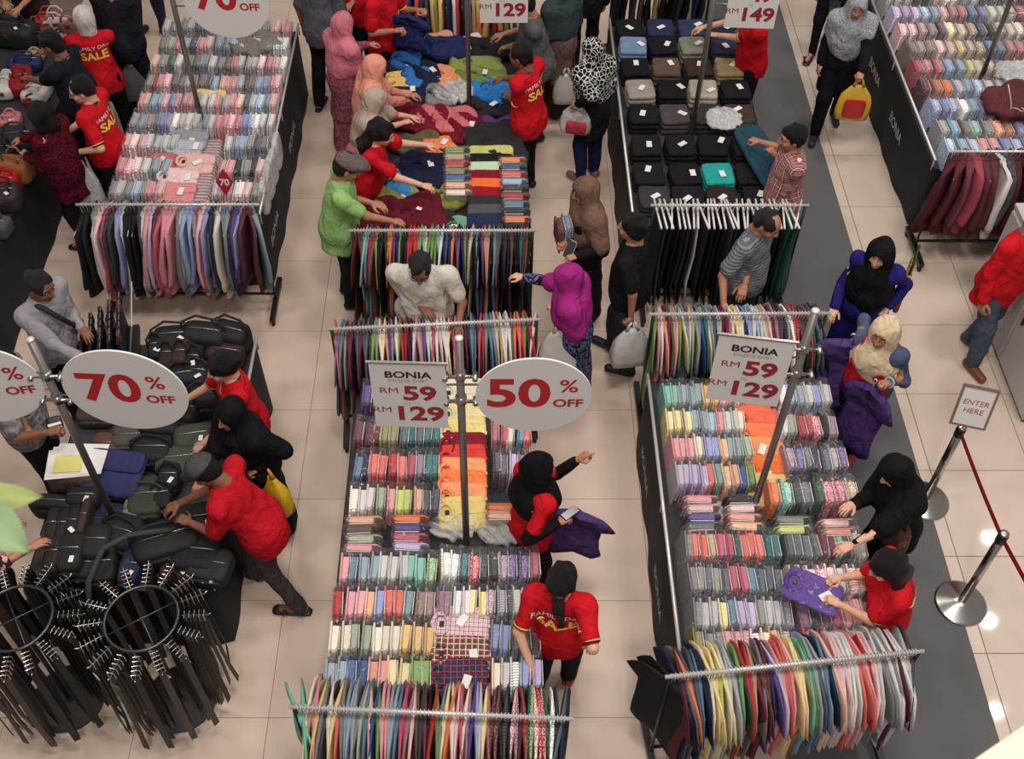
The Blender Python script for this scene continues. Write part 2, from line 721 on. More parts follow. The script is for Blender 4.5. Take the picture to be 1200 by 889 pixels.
def head_template():
    """head centred on the skull, face towards +Y, about 0.23 tall for a 1.70 m body; returns v, f, material index"""
    F = Field((-.11, -.13, -.17), (.11, .15, .15), .0085)
    F.ell((0, -.012, .03), (.076, .097, .086), .02)
    F.ell((0, .030, -.045), (.058, .062, .07), .03)
    F.cap((0, .07, -.092), (0, .06, -.088), .022, .024, .03)
    F.cap((0, .098, .012), (0, .112, -.028), .008, .014, .012)
    F.cap((-.013, .096, -.032), (.013, .096, -.032), .011, .011, .01)
    F.cap((-.045, .074, .028), (.045, .074, .028), .014, .014, .02)
    for s in (-1, 1):
        F.ell((s * .032, .088, .012), (.016, .012, .010), .008, op='cut')
        F.ell((s * .076, -.008, -.012), (.010, .02, .032), .006)
        F.ell((s * .044, .064, -.03), (.022, .02, .022), .02)
    F.cap((-.018, .086, -.062), (.018, .086, -.062), .0085, .0085, .01)
    F.cap((0, -.03, -.05), (0, -.035, -.16), .055, .056, .03)
    v, f = F.skin()
    ctr = v[f].mean(1)
    mi = np.zeros(len(f), np.int32)
    lips = (np.abs(ctr[:, 0]) < .024) & (np.abs(ctr[:, 2] + .062) < .0075) & (ctr[:, 1] > .078)
    mi[lips] = 2
    brow = (np.abs(np.abs(ctr[:, 0]) - .033) < .02) & (np.abs(ctr[:, 2] - .034) < .006) & (ctr[:, 1] > .06)
    mi[brow] = 3
    return v, f, mi


HEAD = head_template()


def ball(c, r, seg=8, rings=6):
    vs, fs = [], []
    for i in range(rings + 1):
        t = math.pi * i / rings
        for j in range(seg):
            w = 2 * math.pi * j / seg
            vs.append((c[0] + r[0] * math.sin(t) * math.cos(w), c[1] + r[1] * math.sin(t) * math.sin(w), c[2] + r[2] * math.cos(t)))
    for i in range(rings):
        for j in range(seg):
            fs.append((i * seg + j, (i + 1) * seg + j, (i + 1) * seg + (j + 1) % seg, i * seg + (j + 1) % seg))
    return np.array(vs), np.array(fs)


SKIN = {'light': (214, 164, 136), 'tan': (176, 122, 92), 'brown': (132, 86, 62)}


def skin_mats(tone):
    return [plain('skin_' + tone, SKIN[tone], .55, noise=.06, nscale=20), plain('eye_white', (215, 208, 200), .3),
            plain('lips_' + tone, tuple(int(c * k) for c, k in zip(SKIN[tone], (.86, .62, .6))), .5), plain('dark_hair', (22, 18, 17), .5),
            plain('iris', (28, 20, 16), .25)]


def hair_mat(rgb):
    key = 'hair_%d_%d_%d' % rgb
    if key not in MATS:
        k = NT(key)
        c = lin(rgb)
        tx = k.n('ShaderNodeTexNoise', Scale=1.0, Detail=3.0)
        k.l(k.coord(scale=(260, 260, 34)), tx.inputs['Vector'])
        k.l(k.mix(tx.outputs['Fac'], tuple(v * .3 for v in c[:3]) + (1,), tuple(v * 1.9 for v in c[:3]) + (1,)), k.b.inputs['Base Color'])
        k.b.inputs['Roughness'].default_value = .5
        k.b.inputs['Specular IOR Level'].default_value = .35
        k.bump(tx.outputs['Fac'], .8, .02)
        MATS[key] = k.m
    return MATS[key]


def frame_to(direction, palm):
    """columns x, y, z: y along the direction, -z along the palm normal as far as possible"""
    y = np.array(direction, float)
    y /= np.linalg.norm(y) + 1e-9
    z = -np.array(palm, float)
    z = z - y * (z @ y)
    if np.linalg.norm(z) < 1e-4:
        z = np.array((0, 1, 0)) - y * y[1]
    z /= np.linalg.norm(z)
    x = np.cross(y, z)
    return np.stack([x, y, z], 1)


def rotx(a):
    c, s = math.cos(a), math.sin(a)
    return np.array(((1, 0, 0), (0, c, -s), (0, s, c)))


def roty(a):
    c, s = math.cos(a), math.sin(a)
    return np.array(((c, 0, s), (0, 1, 0), (-s, 0, c)))


def rotz(a):
    c, s = math.cos(a), math.sin(a)
    return np.array(((c, -s, 0), (s, c, 0), (0, 0, 1)))


def person(label, head, h=1.65, face=90.0, lean=4.0, side=0.0, nod=8.0, turn=0.0, tone='tan', woman=False, bulk=1.0,
           hand_r=None, hand_l=None, grip_r='relax', grip_l='relax', palm_r=None, palm_l=None, stance='stand',
           top=None, sleeve='short', hem=.80, trim=False, back_print=None, bottom=(25, 24, 26), bottom_mat=None, skirt=False,
           shoes=(24, 22, 22), sandals=False, hair='short', hair_rgb=(20, 17, 16), scarf=None, scarf_mat=None, scarf_len=.34,
           glasses=False, cuff_rgb=None, group=None, seed=0, vest=None, collar=None, under=None, scarf_arm=.92):
    """one figure: origin between the feet, facing +Y locally; hand targets are world positions of the wrist"""
    s = h / 1.70
    A = R(face - 90)
    up = rotx(-R(lean)) @ roty(R(side))
    hipz = .93 * s
    hip = np.array((0, -.02 * (lean / 30.0), hipz))

    def T(p):
        return hip + up @ (np.array(p, float) * s - np.array((0, 0, .93 * s)))

    neck = T((0, -.01, 1.43))
    hr = up @ rotz(R(turn)) @ rotx(-R(nod))
    hc = T((0, .0, 1.47)) + hr @ np.array((0, .012, .115)) * s
    crown = hc + hr @ np.array((0, -.01, .116)) * s
    ca, sa = math.cos(A), math.sin(A)
    ox = head[0] - (crown[0] * ca - crown[1] * sa)
    oy = head[1] - (crown[0] * sa + crown[1] * ca)
    root = thing('person', label, 'person', (ox, oy, 0), A, group)

    def loc(p):
        x, y = p[0] - ox, p[1] - oy
        return np.array((x * ca + y * sa, -x * sa + y * ca, p[2]))

    sw = (.158 if woman else .178) * s * (1 + (bulk - 1) * .5)
    sh = {1: T((sw / s, -.01, 1.385)), -1: T((-sw / s, -.01, 1.385))}
    la, lb = .285 * s, .245 * s
    el, wr = {}, {}
    for sd, tgt in ((1, hand_r), (-1, hand_l)):
        if tgt is None:
            w = T((sd * (sw / s + .075), .07, .86))
        else:
            w = loc(tgt)
        v = w - sh[sd]
        L = np.linalg.norm(v)
        mx = (la + lb) * .985
        if L > mx:
            w = sh[sd] + v * (mx / L)
            v = w - sh[sd]
            L = mx
        a = (la * la - lb * lb + L * L) / (2 * L)
        hh = math.sqrt(max(0, la * la - a * a))
        u = v / L
        pole = np.array((sd * .32, -.6, -.75))
        pole = pole - u * (pole @ u)
        pole /= np.linalg.norm(pole) + 1e-9
        el[sd] = sh[sd] + u * a + pole * hh
        wr[sd] = w
    hx = .088 * s
    fy = {'stand': (.02, -.02), 'walk': (.24, -.20), 'step': (.13, -.10)}[stance]
    hp = {1: np.array((hx, 0, .90 * s)), -1: np.array((-hx, 0, .90 * s))}
    an = {1: np.array((hx * 1.15, fy[0] * s, .085 * s)), -1: np.array((-hx * 1.15, fy[1] * s, .085 * s))}
    kn = {sd: (hp[sd] + an[sd]) / 2 + np.array((sd * .012, .03 + abs(an[sd][1]) * .16, .02 * s)) for sd in (1, -1)}
    toe = {sd: an[sd] + np.array((sd * .03, .14 * s, -.045 * s)) for sd in (1, -1)}
    bw = bulk

    allp = [hc, crown, *sh.values(), *el.values(), *wr.values(), *an.values(), *toe.values(), hip]
    lo = np.min(allp, 0) - .26
    hi = np.max(allp, 0) + .26
    lo[2] = -.04

    def torso(F, e, lowest=.93, rot=up):
        F.ell(T((0, -.005, .96)), ((.158 * bw + e) * s, (.118 * bw + e) * s, .15 * s + e), .05, rot)
        F.ell(T((0, .012 * bw, 1.10)), ((.140 * bw + e) * s, (.108 * bw + e) * s, .16 * s + e), .06, rot)
        F.ell(T((0, .0, 1.27)), (sw * .93 + e, (.112 * (1 + (bw - 1) * .6) + e) * s, .165 * s + e), .06, rot)
        if woman:
            for q in (-1, 1):
                F.ell(T((q * .07, .085, 1.25)), (.06 * s + e, .055 * s + e, .06 * s + e), .05, rot)
        F.cap(sh[-1], sh[1], .058 * s + e, .058 * s + e, .05)
        F.cap(T((0, -.01, 1.36)), neck, .075 * s + e, .055 * s, .05)

    # the body itself
    F = Field(lo, hi, .019)
    torso(F, -.004)
    F.cap(neck, hc + hr @ np.array((0, -.02, -.03)) * s, .054 * s, .05 * s, .02)
    for sd in (1, -1):
        F.cap(sh[sd], el[sd], .047 * s * bw ** .5, .038 * s, .04)
        F.cap(el[sd], wr[sd], .039 * s, .027 * s, .02)
        F.cap(hp[sd], kn[sd], .082 * s * bw ** .5, .055 * s, .05)
        F.cap(kn[sd], an[sd], .055 * s, .036 * s, .03)
        F.cap(an[sd] + (0, -.03, -.03 * s), toe[sd], .036 * s, .03 * s, .03, (1, 1, 1.1))
    F.cut((0, 0, .012), (0, 0, -1))
    v, f = F.skin()
    V, Q, MI = [v], [f], [np.zeros(len(f), np.int32)]
    n = len(v)

    def append(pv, pf, mi):
        nonlocal n
        V.append(pv)
        Q.append(pf + n)
        MI.append(np.full(len(pf), mi) if np.isscalar(mi) else mi)
        n += len(pv)

    hv, hf, hm = HEAD
    append(hc + (hv * s * 1.02) @ hr.T, hf, hm)
    for q in (-1, 1):
        bv, bf = ball((q * .031, .079, .0115), (.0125, .0105, .0075))
        append(hc + (bv * s) @ hr.T, bf, 1)
        bv, bf = ball((q * .031, .0865, .0115), (.006, .004, .006), 8, 4)
        append(hc + (bv * s) @ hr.T, bf, 4)
    for sd, gp, pl in ((1, grip_r, palm_r), (-1, grip_l, palm_l)):
        tv, tf = HANDS[gp]
        if sd < 0:
            tv = tv * np.array((-1, 1, 1))
            tf = tf[:, ::-1]
        fr = frame_to(wr[sd] - el[sd], pl if pl is not None else ((0, 0, -1) if (hand_r if sd > 0 else hand_l) is not None else (-sd, 0, 0)))
        append(wr[sd] + (tv * s * (0.92 if woman else 1.0)) @ fr.T, tf, 0)
    obj('body', np_mesh('body', np.concatenate(V), np.concatenate(Q), skin_mats(tone), np.concatenate(MI)), root)

    # shoes or sandals
    sm = plain('shoe_%d_%d_%d' % tuple(shoes), shoes, .5)
    for sd in (1, -1):
        a, t = an[sd], toe[sd]
        fl = np.minimum(np.minimum(a, t), 0) - .1
        S = Field(np.minimum(a, t) - .12, np.maximum(a, t) + .12, .0135)
        if sandals:
            S.cap((a[0], a[1] - .05, .012), (t[0], t[1] + .03, .012), .042, .046, .02, (1, 1, 2.6))
            mid = a * .25 + t * .75
            S.cap((mid[0] - .045, mid[1], .045), (mid[0] + .045, mid[1], .045), .017, .017, .02)
        else:
            S.cap((a[0], a[1] - .035, .045), (t[0], t[1] + .02, .04), .046 * s, .04 * s, .02, (1, 1, 1.05))
            S.cap((a[0], a[1], .06), (a[0], a[1], .09), .045 * s, .043 * s, .02)
        S.cut((0, 0, .001), (0, 0, -1))
        sv, sf = S.skin()
        obj('sandal' if sandals else 'shoe', np_mesh('shoe', sv, sf, [sm]), root)

    # trousers or skirt
    bm = bottom_mat or cloth(bottom)
    B = Field(lo, (hi[0], hi[1], 1.12 * s), .019)
    B.ell(T((0, -.005, .95)), (.166 * s * bw, .128 * s * bw, .15 * s), .05, up)
    if skirt:
        B.cap((0, 0, .9 * s), (0, (fy[0] + fy[1]) / 2, .15), .15 * s * bw, .215 * s * bw, .06, (1, 1.12, 1))
        B.cut((0, 0, .07), (0, 0, -1))
    else:
        for sd in (1, -1):
            B.cap(hp[sd], kn[sd], .098 * s * bw ** .5, .078 * s, .05)
            B.cap(kn[sd], an[sd] + (0, 0, .0), .077 * s, .062 * s, .03)
        B.cut((0, 0, .045), (0, 0, -1))
    B.folds(.010 if not skirt else .016, seed + 3, (20, 20, 4) if skirt else (14, 14, 12))
    bv, bf = B.skin()
    obj('skirt' if skirt else 'trousers', np_mesh('trousers', bv, bf, [bm]), root)

    # upper garment
    tm = top if isinstance(top, bpy.types.Material) else cloth(top)
    G = Field(lo, hi, .018)
    torso(G, .016)
    hz = hem
    G.cap(T((0, 0, 1.12)), T((0, 0, hz + .02)), .135 * s * bw, .152 * s * bw, .06, (.86, 1.08, 1))
    G.ell(T((0, -.005, .93)), (.187 * s * bw, .150 * s * bw, .17 * s), .05, up)
    G.cut(T((0, 0, hz)), up @ np.array((0, 0, -1.0)))
    ends = {}
    for sd in (1, -1):
        if sleeve == 'short':
            e1 = sh[sd] + (el[sd] - sh[sd]) * .72
            G.cap(sh[sd], e1, .066 * s * bw ** .5, .062 * s, .035)
            G.cap(sh[sd] + (el[sd] - sh[sd]) * .5, e1, .06 * s, .064 * s, .02)
            ends[sd] = (e1, el[sd] - sh[sd], .064 * s)
        elif sleeve == 'elbow':
            e1 = el[sd] + (wr[sd] - el[sd]) * .2
            G.cap(sh[sd], el[sd], .064 * s, .056 * s, .035).cap(el[sd], e1, .056 * s, .052 * s, .02)
            ends[sd] = (e1, wr[sd] - el[sd], .052 * s)
        else:
            e1 = el[sd] + (wr[sd] - el[sd]) * .93
            G.cap(sh[sd], el[sd], .064 * s * bw ** .5, .053 * s, .035).cap(el[sd], e1, .053 * s, .041 * s, .02)
            ends[sd] = (e1, wr[sd] - el[sd], .043 * s)
    G.folds(.012, seed + 7, (22, 22, 16))
    # neck opening
    G.ell(neck + up @ np.array((0, .012, .055)) * s, (.07 * s, .075 * s, .05 * s), .012, up, op='cut')
    gv, gf = G.skin()
    shirt = obj('shirt' if not skirt or hem > .6 else 'dress', np_mesh('shirt', gv, gf, [tm]), root)

    def ring(c, d, r, th, m, name, parent, flat=1.0):
        fr = frame_to(d, (0, 0, -1) if abs(d[2]) < .9 * np.linalg.norm(d) else (0, 1, 0))
        pts = [c + fr[:, 0] * math.cos(w) * r + fr[:, 2] * math.sin(w) * r * flat for w in [2 * math.pi * i / 16 for i in range(16)]]
        mb = MB().tube(pts, th, 6, closed=True)
        return part(name, mb, m, parent, True)

    if collar is not None or trim:
        cm = plain('collar_%d_%d_%d' % (collar or (26, 22, 22)), collar or (26, 22, 22), .8)
        c0 = ring(neck + up @ np.array((0, .004, -.004)) * s, up @ np.array((0, .35, 1.0)), .068 * s, .017, cm, 'collar', shirt)
        if trim:
            ring(neck + up @ np.array((0, .006, -.022)) * s, up @ np.array((0, .35, 1.0)), .079 * s, .006, plain('yellow_trim', (226, 186, 84), .7), 'collar_trim', shirt)
    if trim and sleeve == 'short':
        for sd in (1, -1):
            e1, dr, r = ends[sd]
            dn = dr / np.linalg.norm(dr)
            ring(e1 + dn * (r * .62), dr, r * .78, .0085, plain('collar_26_22_22', (26, 22, 22), .8), 'cuff', shirt)
            ring(e1 + dn * (r * .50), dr, r * .86, .006, plain('yellow_trim', (226, 186, 84), .7), 'cuff_trim', shirt)
    if cuff_rgb:
        for sd in (1, -1):
            e1, dr, r = ends[sd]
            ring(e1 + dr / np.linalg.norm(dr) * r * .4, dr, r * .9, .011, plain('cuff_%d_%d_%d' % cuff_rgb, cuff_rgb, .8), 'cuff', shirt)
    if under:
        for sd in (1, -1):
            U = Field(lo, hi, .015)
            U.cap(sh[sd] + (el[sd] - sh[sd]) * .8, el[sd], .044 * s, .047 * s, .02).cap(el[sd], el[sd] + (wr[sd] - el[sd]) * .86, .047 * s, .038 * s, .02)
            U.folds(.006, seed + 2)
            uv, uf = U.skin()
            obj('undersleeve', np_mesh('undersleeve', uv, uf, [cloth(under)]), shirt)
    if vest:
        W = Field(lo, hi, .018)
        torso(W, .03)
        W.cap(T((0, 0, 1.12)), T((0, 0, .86)), .15 * s * bw, .162 * s * bw, .06, (.86, 1.05, 1))
        W.cut(T((0, 0, .84)), up @ np.array((0, 0, -1.0)))
        for sd in (1, -1):
            W.cap(sh[sd] + (sh[sd] - sh[-sd]) * .06, el[sd], .088, .075, .01, op='cut')
        W.ell(neck + up @ np.array((0, .03, .04)) * s, (.08 * s, .085 * s, .07 * s), .012, up, op='cut')
        wv, wf = W.skin()
        obj('vest', np_mesh('vest', wv, wf, [cloth(vest)]), root)
    if back_print:
        tree = BVHTree.FromPolygons([tuple(p) for p in gv], [tuple(int(i) for i in q) for q in gf])
        for body, size, zz, rgb, nm, bold, xs in (('FAMILY DAY', .056, 1.335, (236, 232, 226), 'white_lettering', 0.0, 1.1), ('SALE', .118, 1.245, (240, 208, 92), 'yellow_lettering', .003, 1.1)):
            vs, fs = text_geo(body, size, bold=bold, xscale=xs)
            out = []
            for x, y, _ in vs:
                o = T((x, -.6, zz + y))
                d = Vector(up @ np.array((0, 1.0, 0)))
                hit = tree.ray_cast(Vector(o), d)
                p = hit[0] if hit[0] is not None else Vector(T((x, -.14, zz + y)))
                out.append(p - d * .011)
            mb = MB().add(out, fs)
            part('lettering', mb, plain(nm, rgb, .7), shirt)

    # hair, scarf or cap
    def HT(p):
        return hc + hr @ (np.array(p, float) * s)

    hm2 = hair_mat(tuple(hair_rgb))
    if scarf is not None or scarf_mat is not None:
        K = Field(np.minimum(lo, hc - .3), np.maximum(hi, hc + .25), .015)
        K.ell(HT((0, -.012, .026)), (.106 * s, .128 * s, .121 * s), .03, hr)
        K.cap(HT((0, -.015, -.03)), HT((0, -.01, -.11)), .09 * s, .085 * s, .05)
        cl = scarf_len
        if cl < .22:      # tucked into the collar
            K.cap(HT((0, -.015, -.09)), neck, .08 * s, .076 * s, .04)
        else:
            K.cap(HT((0, -.01, -.09)), T((0, .015, 1.44 - cl * .6)), .085 * s, .172 * s * bw, .07, (.84, 1.02, 1))
            K.cap(T((0, .06, 1.33)), T((0, .075, 1.42 - cl)), .10 * s * bw, .088 * s * bw, .06, (.72, 1.0, 1))
            K.cap(T((0, -.06, 1.33)), T((0, -.06, 1.44 - cl * .8)), .105 * s * bw, .10 * s * bw, .06, (.72, 1.05, 1))
            for sd in (1, -1):
                if scarf_arm > 0:
                    K.cap(sh[sd] * .7 + neck * .3, sh[sd], .088 * s, .09 * s, .06)
                    K.cap(sh[sd], sh[sd] * (1 - scarf_arm) + el[sd] * scarf_arm, .092 * s * bw ** .5, .086 * s, .05)
        K.folds(.008, seed + 11, (24, 24, 18))
        K.ell(HT((0, .130, -.030)), (.066 * s, .098 * s, .102 * s), .012, hr, op='cut')
        kv, kf = K.skin()
        obj('headscarf', np_mesh('headscarf', kv, kf, [scarf_mat or cloth(scarf)]), root)
    elif hair:
        K = Field(hc - .45, hc + .26, .012)
        bald = hair == 'balding'
        K.ell(HT((0, -.022, .036)), (.089 * s, .108 * s, .098 * s), .02, hr)
        K.ell(HT((0, -.06, -.015)), (.078 * s, .06 * s, .07 * s), .03, hr)
        if hair in ('bob', 'long', 'bun', 'ponytail'):
            K.ell(HT((0, -.025, .03)), (.096 * s, .115 * s, .104 * s), .02, hr)
        if hair == 'bob':
            for q in (-1, 1):
                K.cap(HT((q * .07, -.03, .0)), HT((q * .085, -.02, -.12)), .045 * s, .05 * s, .04)
            K.cap(HT((0, -.08, .0)), HT((0, -.085, -.13)), .06 * s, .06 * s, .05)
        K.ell(HT((0, .108, -.03)), (.078 * s, .082 * s, .1 * s), .015, hr, op='cut')
        if bald:
            K.ell(HT((0, .06, .105)), (.062 * s, .1 * s, .06 * s), .01, hr, op='cut')
        K.cap(HT((0, .02, -.10)), HT((0, .06, -.25)), .07 * s, .12 * s, .01, op='cut')
        if hair == 'long':
            K.cap(HT((0, -.08, .0)), HT((0, -.10, -.20)), .062 * s, .07 * s, .04, (.8, 1, 1)).cap(HT((0, -.10, -.2)), HT((0, -.07, -.34)), .07 * s, .03 * s, .04, (.8, 1.2, 1))
        if hair == 'ponytail':
            K.cap(HT((0, -.12, -.02)), HT((.01, -.165, -.10)), .03 * s, .042 * s, .02).cap(HT((.01, -.165, -.10)), HT((.03, -.14, -.30)), .042 * s, .018 * s, .02)
        if hair == 'bun':
            K.ell(HT((0, -.125, .02)), (.045 * s, .04 * s, .045 * s), .02)
        K.folds(.009, seed + 5, (75, 75, 40))
        kv, kf = K.skin()
        ho = obj('hair', np_mesh('hair', kv, kf, [hm2]), root)
        if bald:
            pass
        if hair == 'ponytail':
            ring(HT((0, -.128, -.03)), hr @ np.array((0, -.5, -.8)), .03 * s, .01, plain('hair_band', (60, 20, 24), .7), 'hair_band', ho)
        if hair in ('cap', 'flatcap'):
            cm = cloth((74, 72, 72) if hair == 'cap' else (104, 90, 86))
            C = Field(hc - .25, hc + .28, .012)
            C.ell(HT((0, -.015, .052)), (.1 * s, .122 * s, .088 * s), .02, hr)
            C.cut(HT((0, 0, .030)), hr @ np.array((0, -.12, -1.0)))
            if hair == 'cap':
                C.cap(HT((0, .07, .045)), HT((0, .155, .028)), .07 * s, .055 * s, .02, (1, 1, 5))
            else:
                C.ell(HT((0, .06, .075)), (.1 * s, .09 * s, .04 * s), .03, hr)
                C.cap(HT((0, .09, .05)), HT((0, .14, .04)), .06 * s, .05 * s, .02, (1, 1, 5))
            cv, cf = C.skin()
            obj('cap', np_mesh('cap', cv, cf, [cm]), root)
    if glasses:
        mb = MB()
        for q in (-1, 1):
            mb.tube([HT((q * .034 + .021 * math.cos(w), .102, .010 + .016 * math.sin(w))) for w in [i * math.pi / 5 for i in range(10)]], .0022, 5, closed=True)
            mb.tube([HT((q * .055, .10, .013)), HT((q * .083, .03, .014)), HT((q * .084, -.02, .006))], .0022, 5)
        mb.tube([HT((-.013, .102, .012)), HT((.013, .102, .012))], .0022, 5)
        part('glasses', mb, plain('dark_frame', (30, 26, 26), .3), root)
    root['_dummy'] = 0
    del root['_dummy']
    return root, dict(T=T, HT=HT, up=up, hr=hr, sh=sh, el=el, wr=wr, neck=neck, s=s, loc=loc, A=A, o=(ox, oy))


# ------------------------------------------------------------------ the setting
def tile_material(name, rgb, rough, coat=0.0, jitter=.06):
    k = NT(name)
    oi = k.n('ShaderNodeObjectInfo')
    c = lin(rgb)
    tx = k.n('ShaderNodeTexNoise', Scale=2.6, Detail=5.0, Roughness=.6)
    k.l(k.coord(), tx.inputs['Vector'])
    a = k.mix(tx.outputs['Fac'], tuple(v * .9 for v in c[:3]) + (1,), tuple(min(1, v * 1.08) for v in c[:3]) + (1,))
    hs = k.n('ShaderNodeHueSaturation')
    k.l(k.math('ADD', k.math('MULTIPLY', oi.outputs['Random'], jitter), 1 - jitter / 2), hs.inputs['Value'])
    k.l(a, hs.inputs['Color'])
    # scuffs: sparse darker smears
    t2 = k.n('ShaderNodeTexNoise', Scale=5.0, Detail=6.0, Distortion=2.5)
    k.l(k.coord('Object', (1, .4, 1)), t2.inputs['Vector'])
    sc = k.math('MULTIPLY', k.math('SUBTRACT', t2.outputs['Fac'], .62, True), 1.6, True)
    k.l(k.mix(sc, hs.outputs[0], tuple(v * .6 for v in c[:3]) + (1,)), k.b.inputs['Base Color'])
    k.b.inputs['Roughness'].default_value = rough
    k.b.inputs['Coat Weight'].default_value = coat
    k.b.inputs['Coat Roughness'].default_value = .045
    return k.m


M_TILE_R = tile_material('polished_cream_tile', (208, 188, 171), .34, .5)
M_TILE_L = tile_material('worn_beige_tile', (207, 183, 164), .42)
M_JOINT = plain('tile_joint', (120, 100, 86), .9)
k = NT('charcoal_carpet')
tx = k.n('ShaderNodeTexNoise', Scale=420.0, Detail=2.0)
k.l(k.coord(), tx.inputs['Vector'])
t2 = k.n('ShaderNodeTexNoise', Scale=1.3, Detail=4.0)
k.l(k.coord(), t2.inputs['Vector'])
lo_ = k.mix(t2.outputs['Fac'], lin((84, 82, 82)), lin((104, 101, 99)))
k.l(k.mix(k.math('GREATER_THAN', tx.outputs['Fac'], .70), lo_, lin((150, 146, 142))), k.b.inputs['Base Color'])
k.b.inputs['Roughness'].default_value = .95
k.bump(tx.outputs['Fac'], .3, .004)
M_CARPET = k.m

fl = MB().box((0.2, 7.2, -.03), (15.6, 13.6, .04))
floor = part('floor', fl, M_JOINT, None, kind='structure')
floor['label'] = 'shop floor of cream tiles with a charcoal carpet runner'


def tiles(x0, x1, y0, y1, ax, ay, px, py, m, gap=.002):
    cache = {}
    i0, i1 = math.floor((x0 - ax) / px), math.ceil((x1 - ax) / px)
    j0, j1 = math.floor((y0 - ay) / py), math.ceil((y1 - ay) / py)
    for i in range(i0, i1):
        for j in range(j0, j1):
            a, b = max(x0, ax + i * px + gap), min(x1, ax + (i + 1) * px - gap)
            c, d = max(y0, ay + j * py + gap), min(y1, ay + (j + 1) * py - gap)
            if b - a < .02 or d - c < .02:
                continue
            key = (round(b - a, 3), round(d - c, 3))
            if key not in cache:
                w, e = key
                mb = MB()
                q = .002 if gap > .0015 else .001
                vs = [(-w / 2, -e / 2, -.012), (w / 2, -e / 2, -.012), (w / 2, e / 2, -.012), (-w / 2, e / 2, -.012),
                      (-w / 2 + q, -e / 2 + q, 0), (w / 2 - q, -e / 2 + q, 0), (w / 2 - q, e / 2 - q, 0), (-w / 2 + q, e / 2 - q, 0)]
                mb.add(vs, [(4, 5, 6, 7), (0, 1, 5, 4), (1, 2, 6, 5), (2, 3, 7, 6), (3, 0, 4, 7)])
                cache[key] = mb.mesh('tile', [m])
            obj('tile', cache[key], floor, ((a + b) / 2, (c + d) / 2, 0))


tiles(3.42, 6.6, 2.0, 12.8, 3.517, 5.312, .81, .804, M_TILE_R)
tiles(-5.0, 1.95, 2.2, 12.6, -1.565, 5.033, .905, .905, M_TILE_L, .001)
cp = MB().box((2.70, 7.4, -.004), (1.44, 11.0, .014))
carpet = part('carpet_runner', cp, M_CARPET, None, label='charcoal grey carpet runner along the cream tiles', cat='carpet')

# ------------------------------------------------------------------ shared metals and plastics
M_CHROME = plain('brushed_chrome', (178, 174, 168), .28, 1.0)
M_RAIL = plain('satin_rail', (212, 208, 204), .3, .35)
M_POLE = plain('grey_pole', (150, 142, 136), .38, .8)
M_BLACK = plain('black_metal', (24, 24, 25), .45)
M_DRAPE = plain('black_drape', (17, 18, 22), .8, bump=.4, nscale=6)
M_BOARD = plain('table_board', (44, 43, 45), .7)
M_WHITE = plain('white_plastic', (222, 218, 212), .4)
M_HANGER = plain('clear_grey_hanger', (188, 184, 180), .25)
M_PAPER = plain('white_card', (226, 222, 216), .7)
M_REDINK = plain('red_ink', (190, 30, 38), .6)
M_DARKRED = plain('dark_red_ink', (158, 32, 52), .6)
M_INK = plain('black_ink', (34, 30, 32), .6)
M_GREYINK = plain('grey_ink', (150, 142, 140), .6)
M_RUBBER = plain('black_rubber', (18, 18, 18), .7)


def drape_geo(x0, x1, y0, y1, top, seed=0, sides='lrfb', gap=.004):
    """skirt of cloth round a table: one continuous wavy band, open at the top"""
    q = random.Random(seed)
    pts = []
    st = .07
    per = []

    def run(a, b, nrm):
        L = math.hypot(b[0] - a[0], b[1] - a[1])
        n = max(2, int(L / st))
        for i in range(n):
            t = i / n
            per.append((a[0] + (b[0] - a[0]) * t, a[1] + (b[1] - a[1]) * t, nrm))
    run((x0, y0), (x1, y0), (0, -1))
    run((x1, y0), (x1, y1), (1, 0))
    run((x1, y1), (x0, y1), (0, 1))
    run((x0, y1), (x0, y0), (-1, 0))
    n = len(per)
    lv = [(0.0, 0.0), (.25, .25), (.5, .5), (.78, .8), (1.0, 1.0)]
    ph = [q.uniform(0, 6) for _ in range(3)]
    vs, fs = [], []
    for t, am in lv:
        for i, (x, y, nr) in enumerate(per):
            d = am * (.007 * math.sin(i * .9 + ph[0]) + .008 * math.sin(i * .37 + ph[1]) + .03) + .004
            vs.append((x + nr[0] * d, y + nr[1] * d, top * (1 - t) + .006 * t))
    for l in range(len(lv) - 1):
        for i in range(n):
            j = (i + 1) % n
            fs.append((l * n + j, l * n + i, (l + 1) * n + i, (l + 1) * n + j))
    return MB().add(vs, fs)


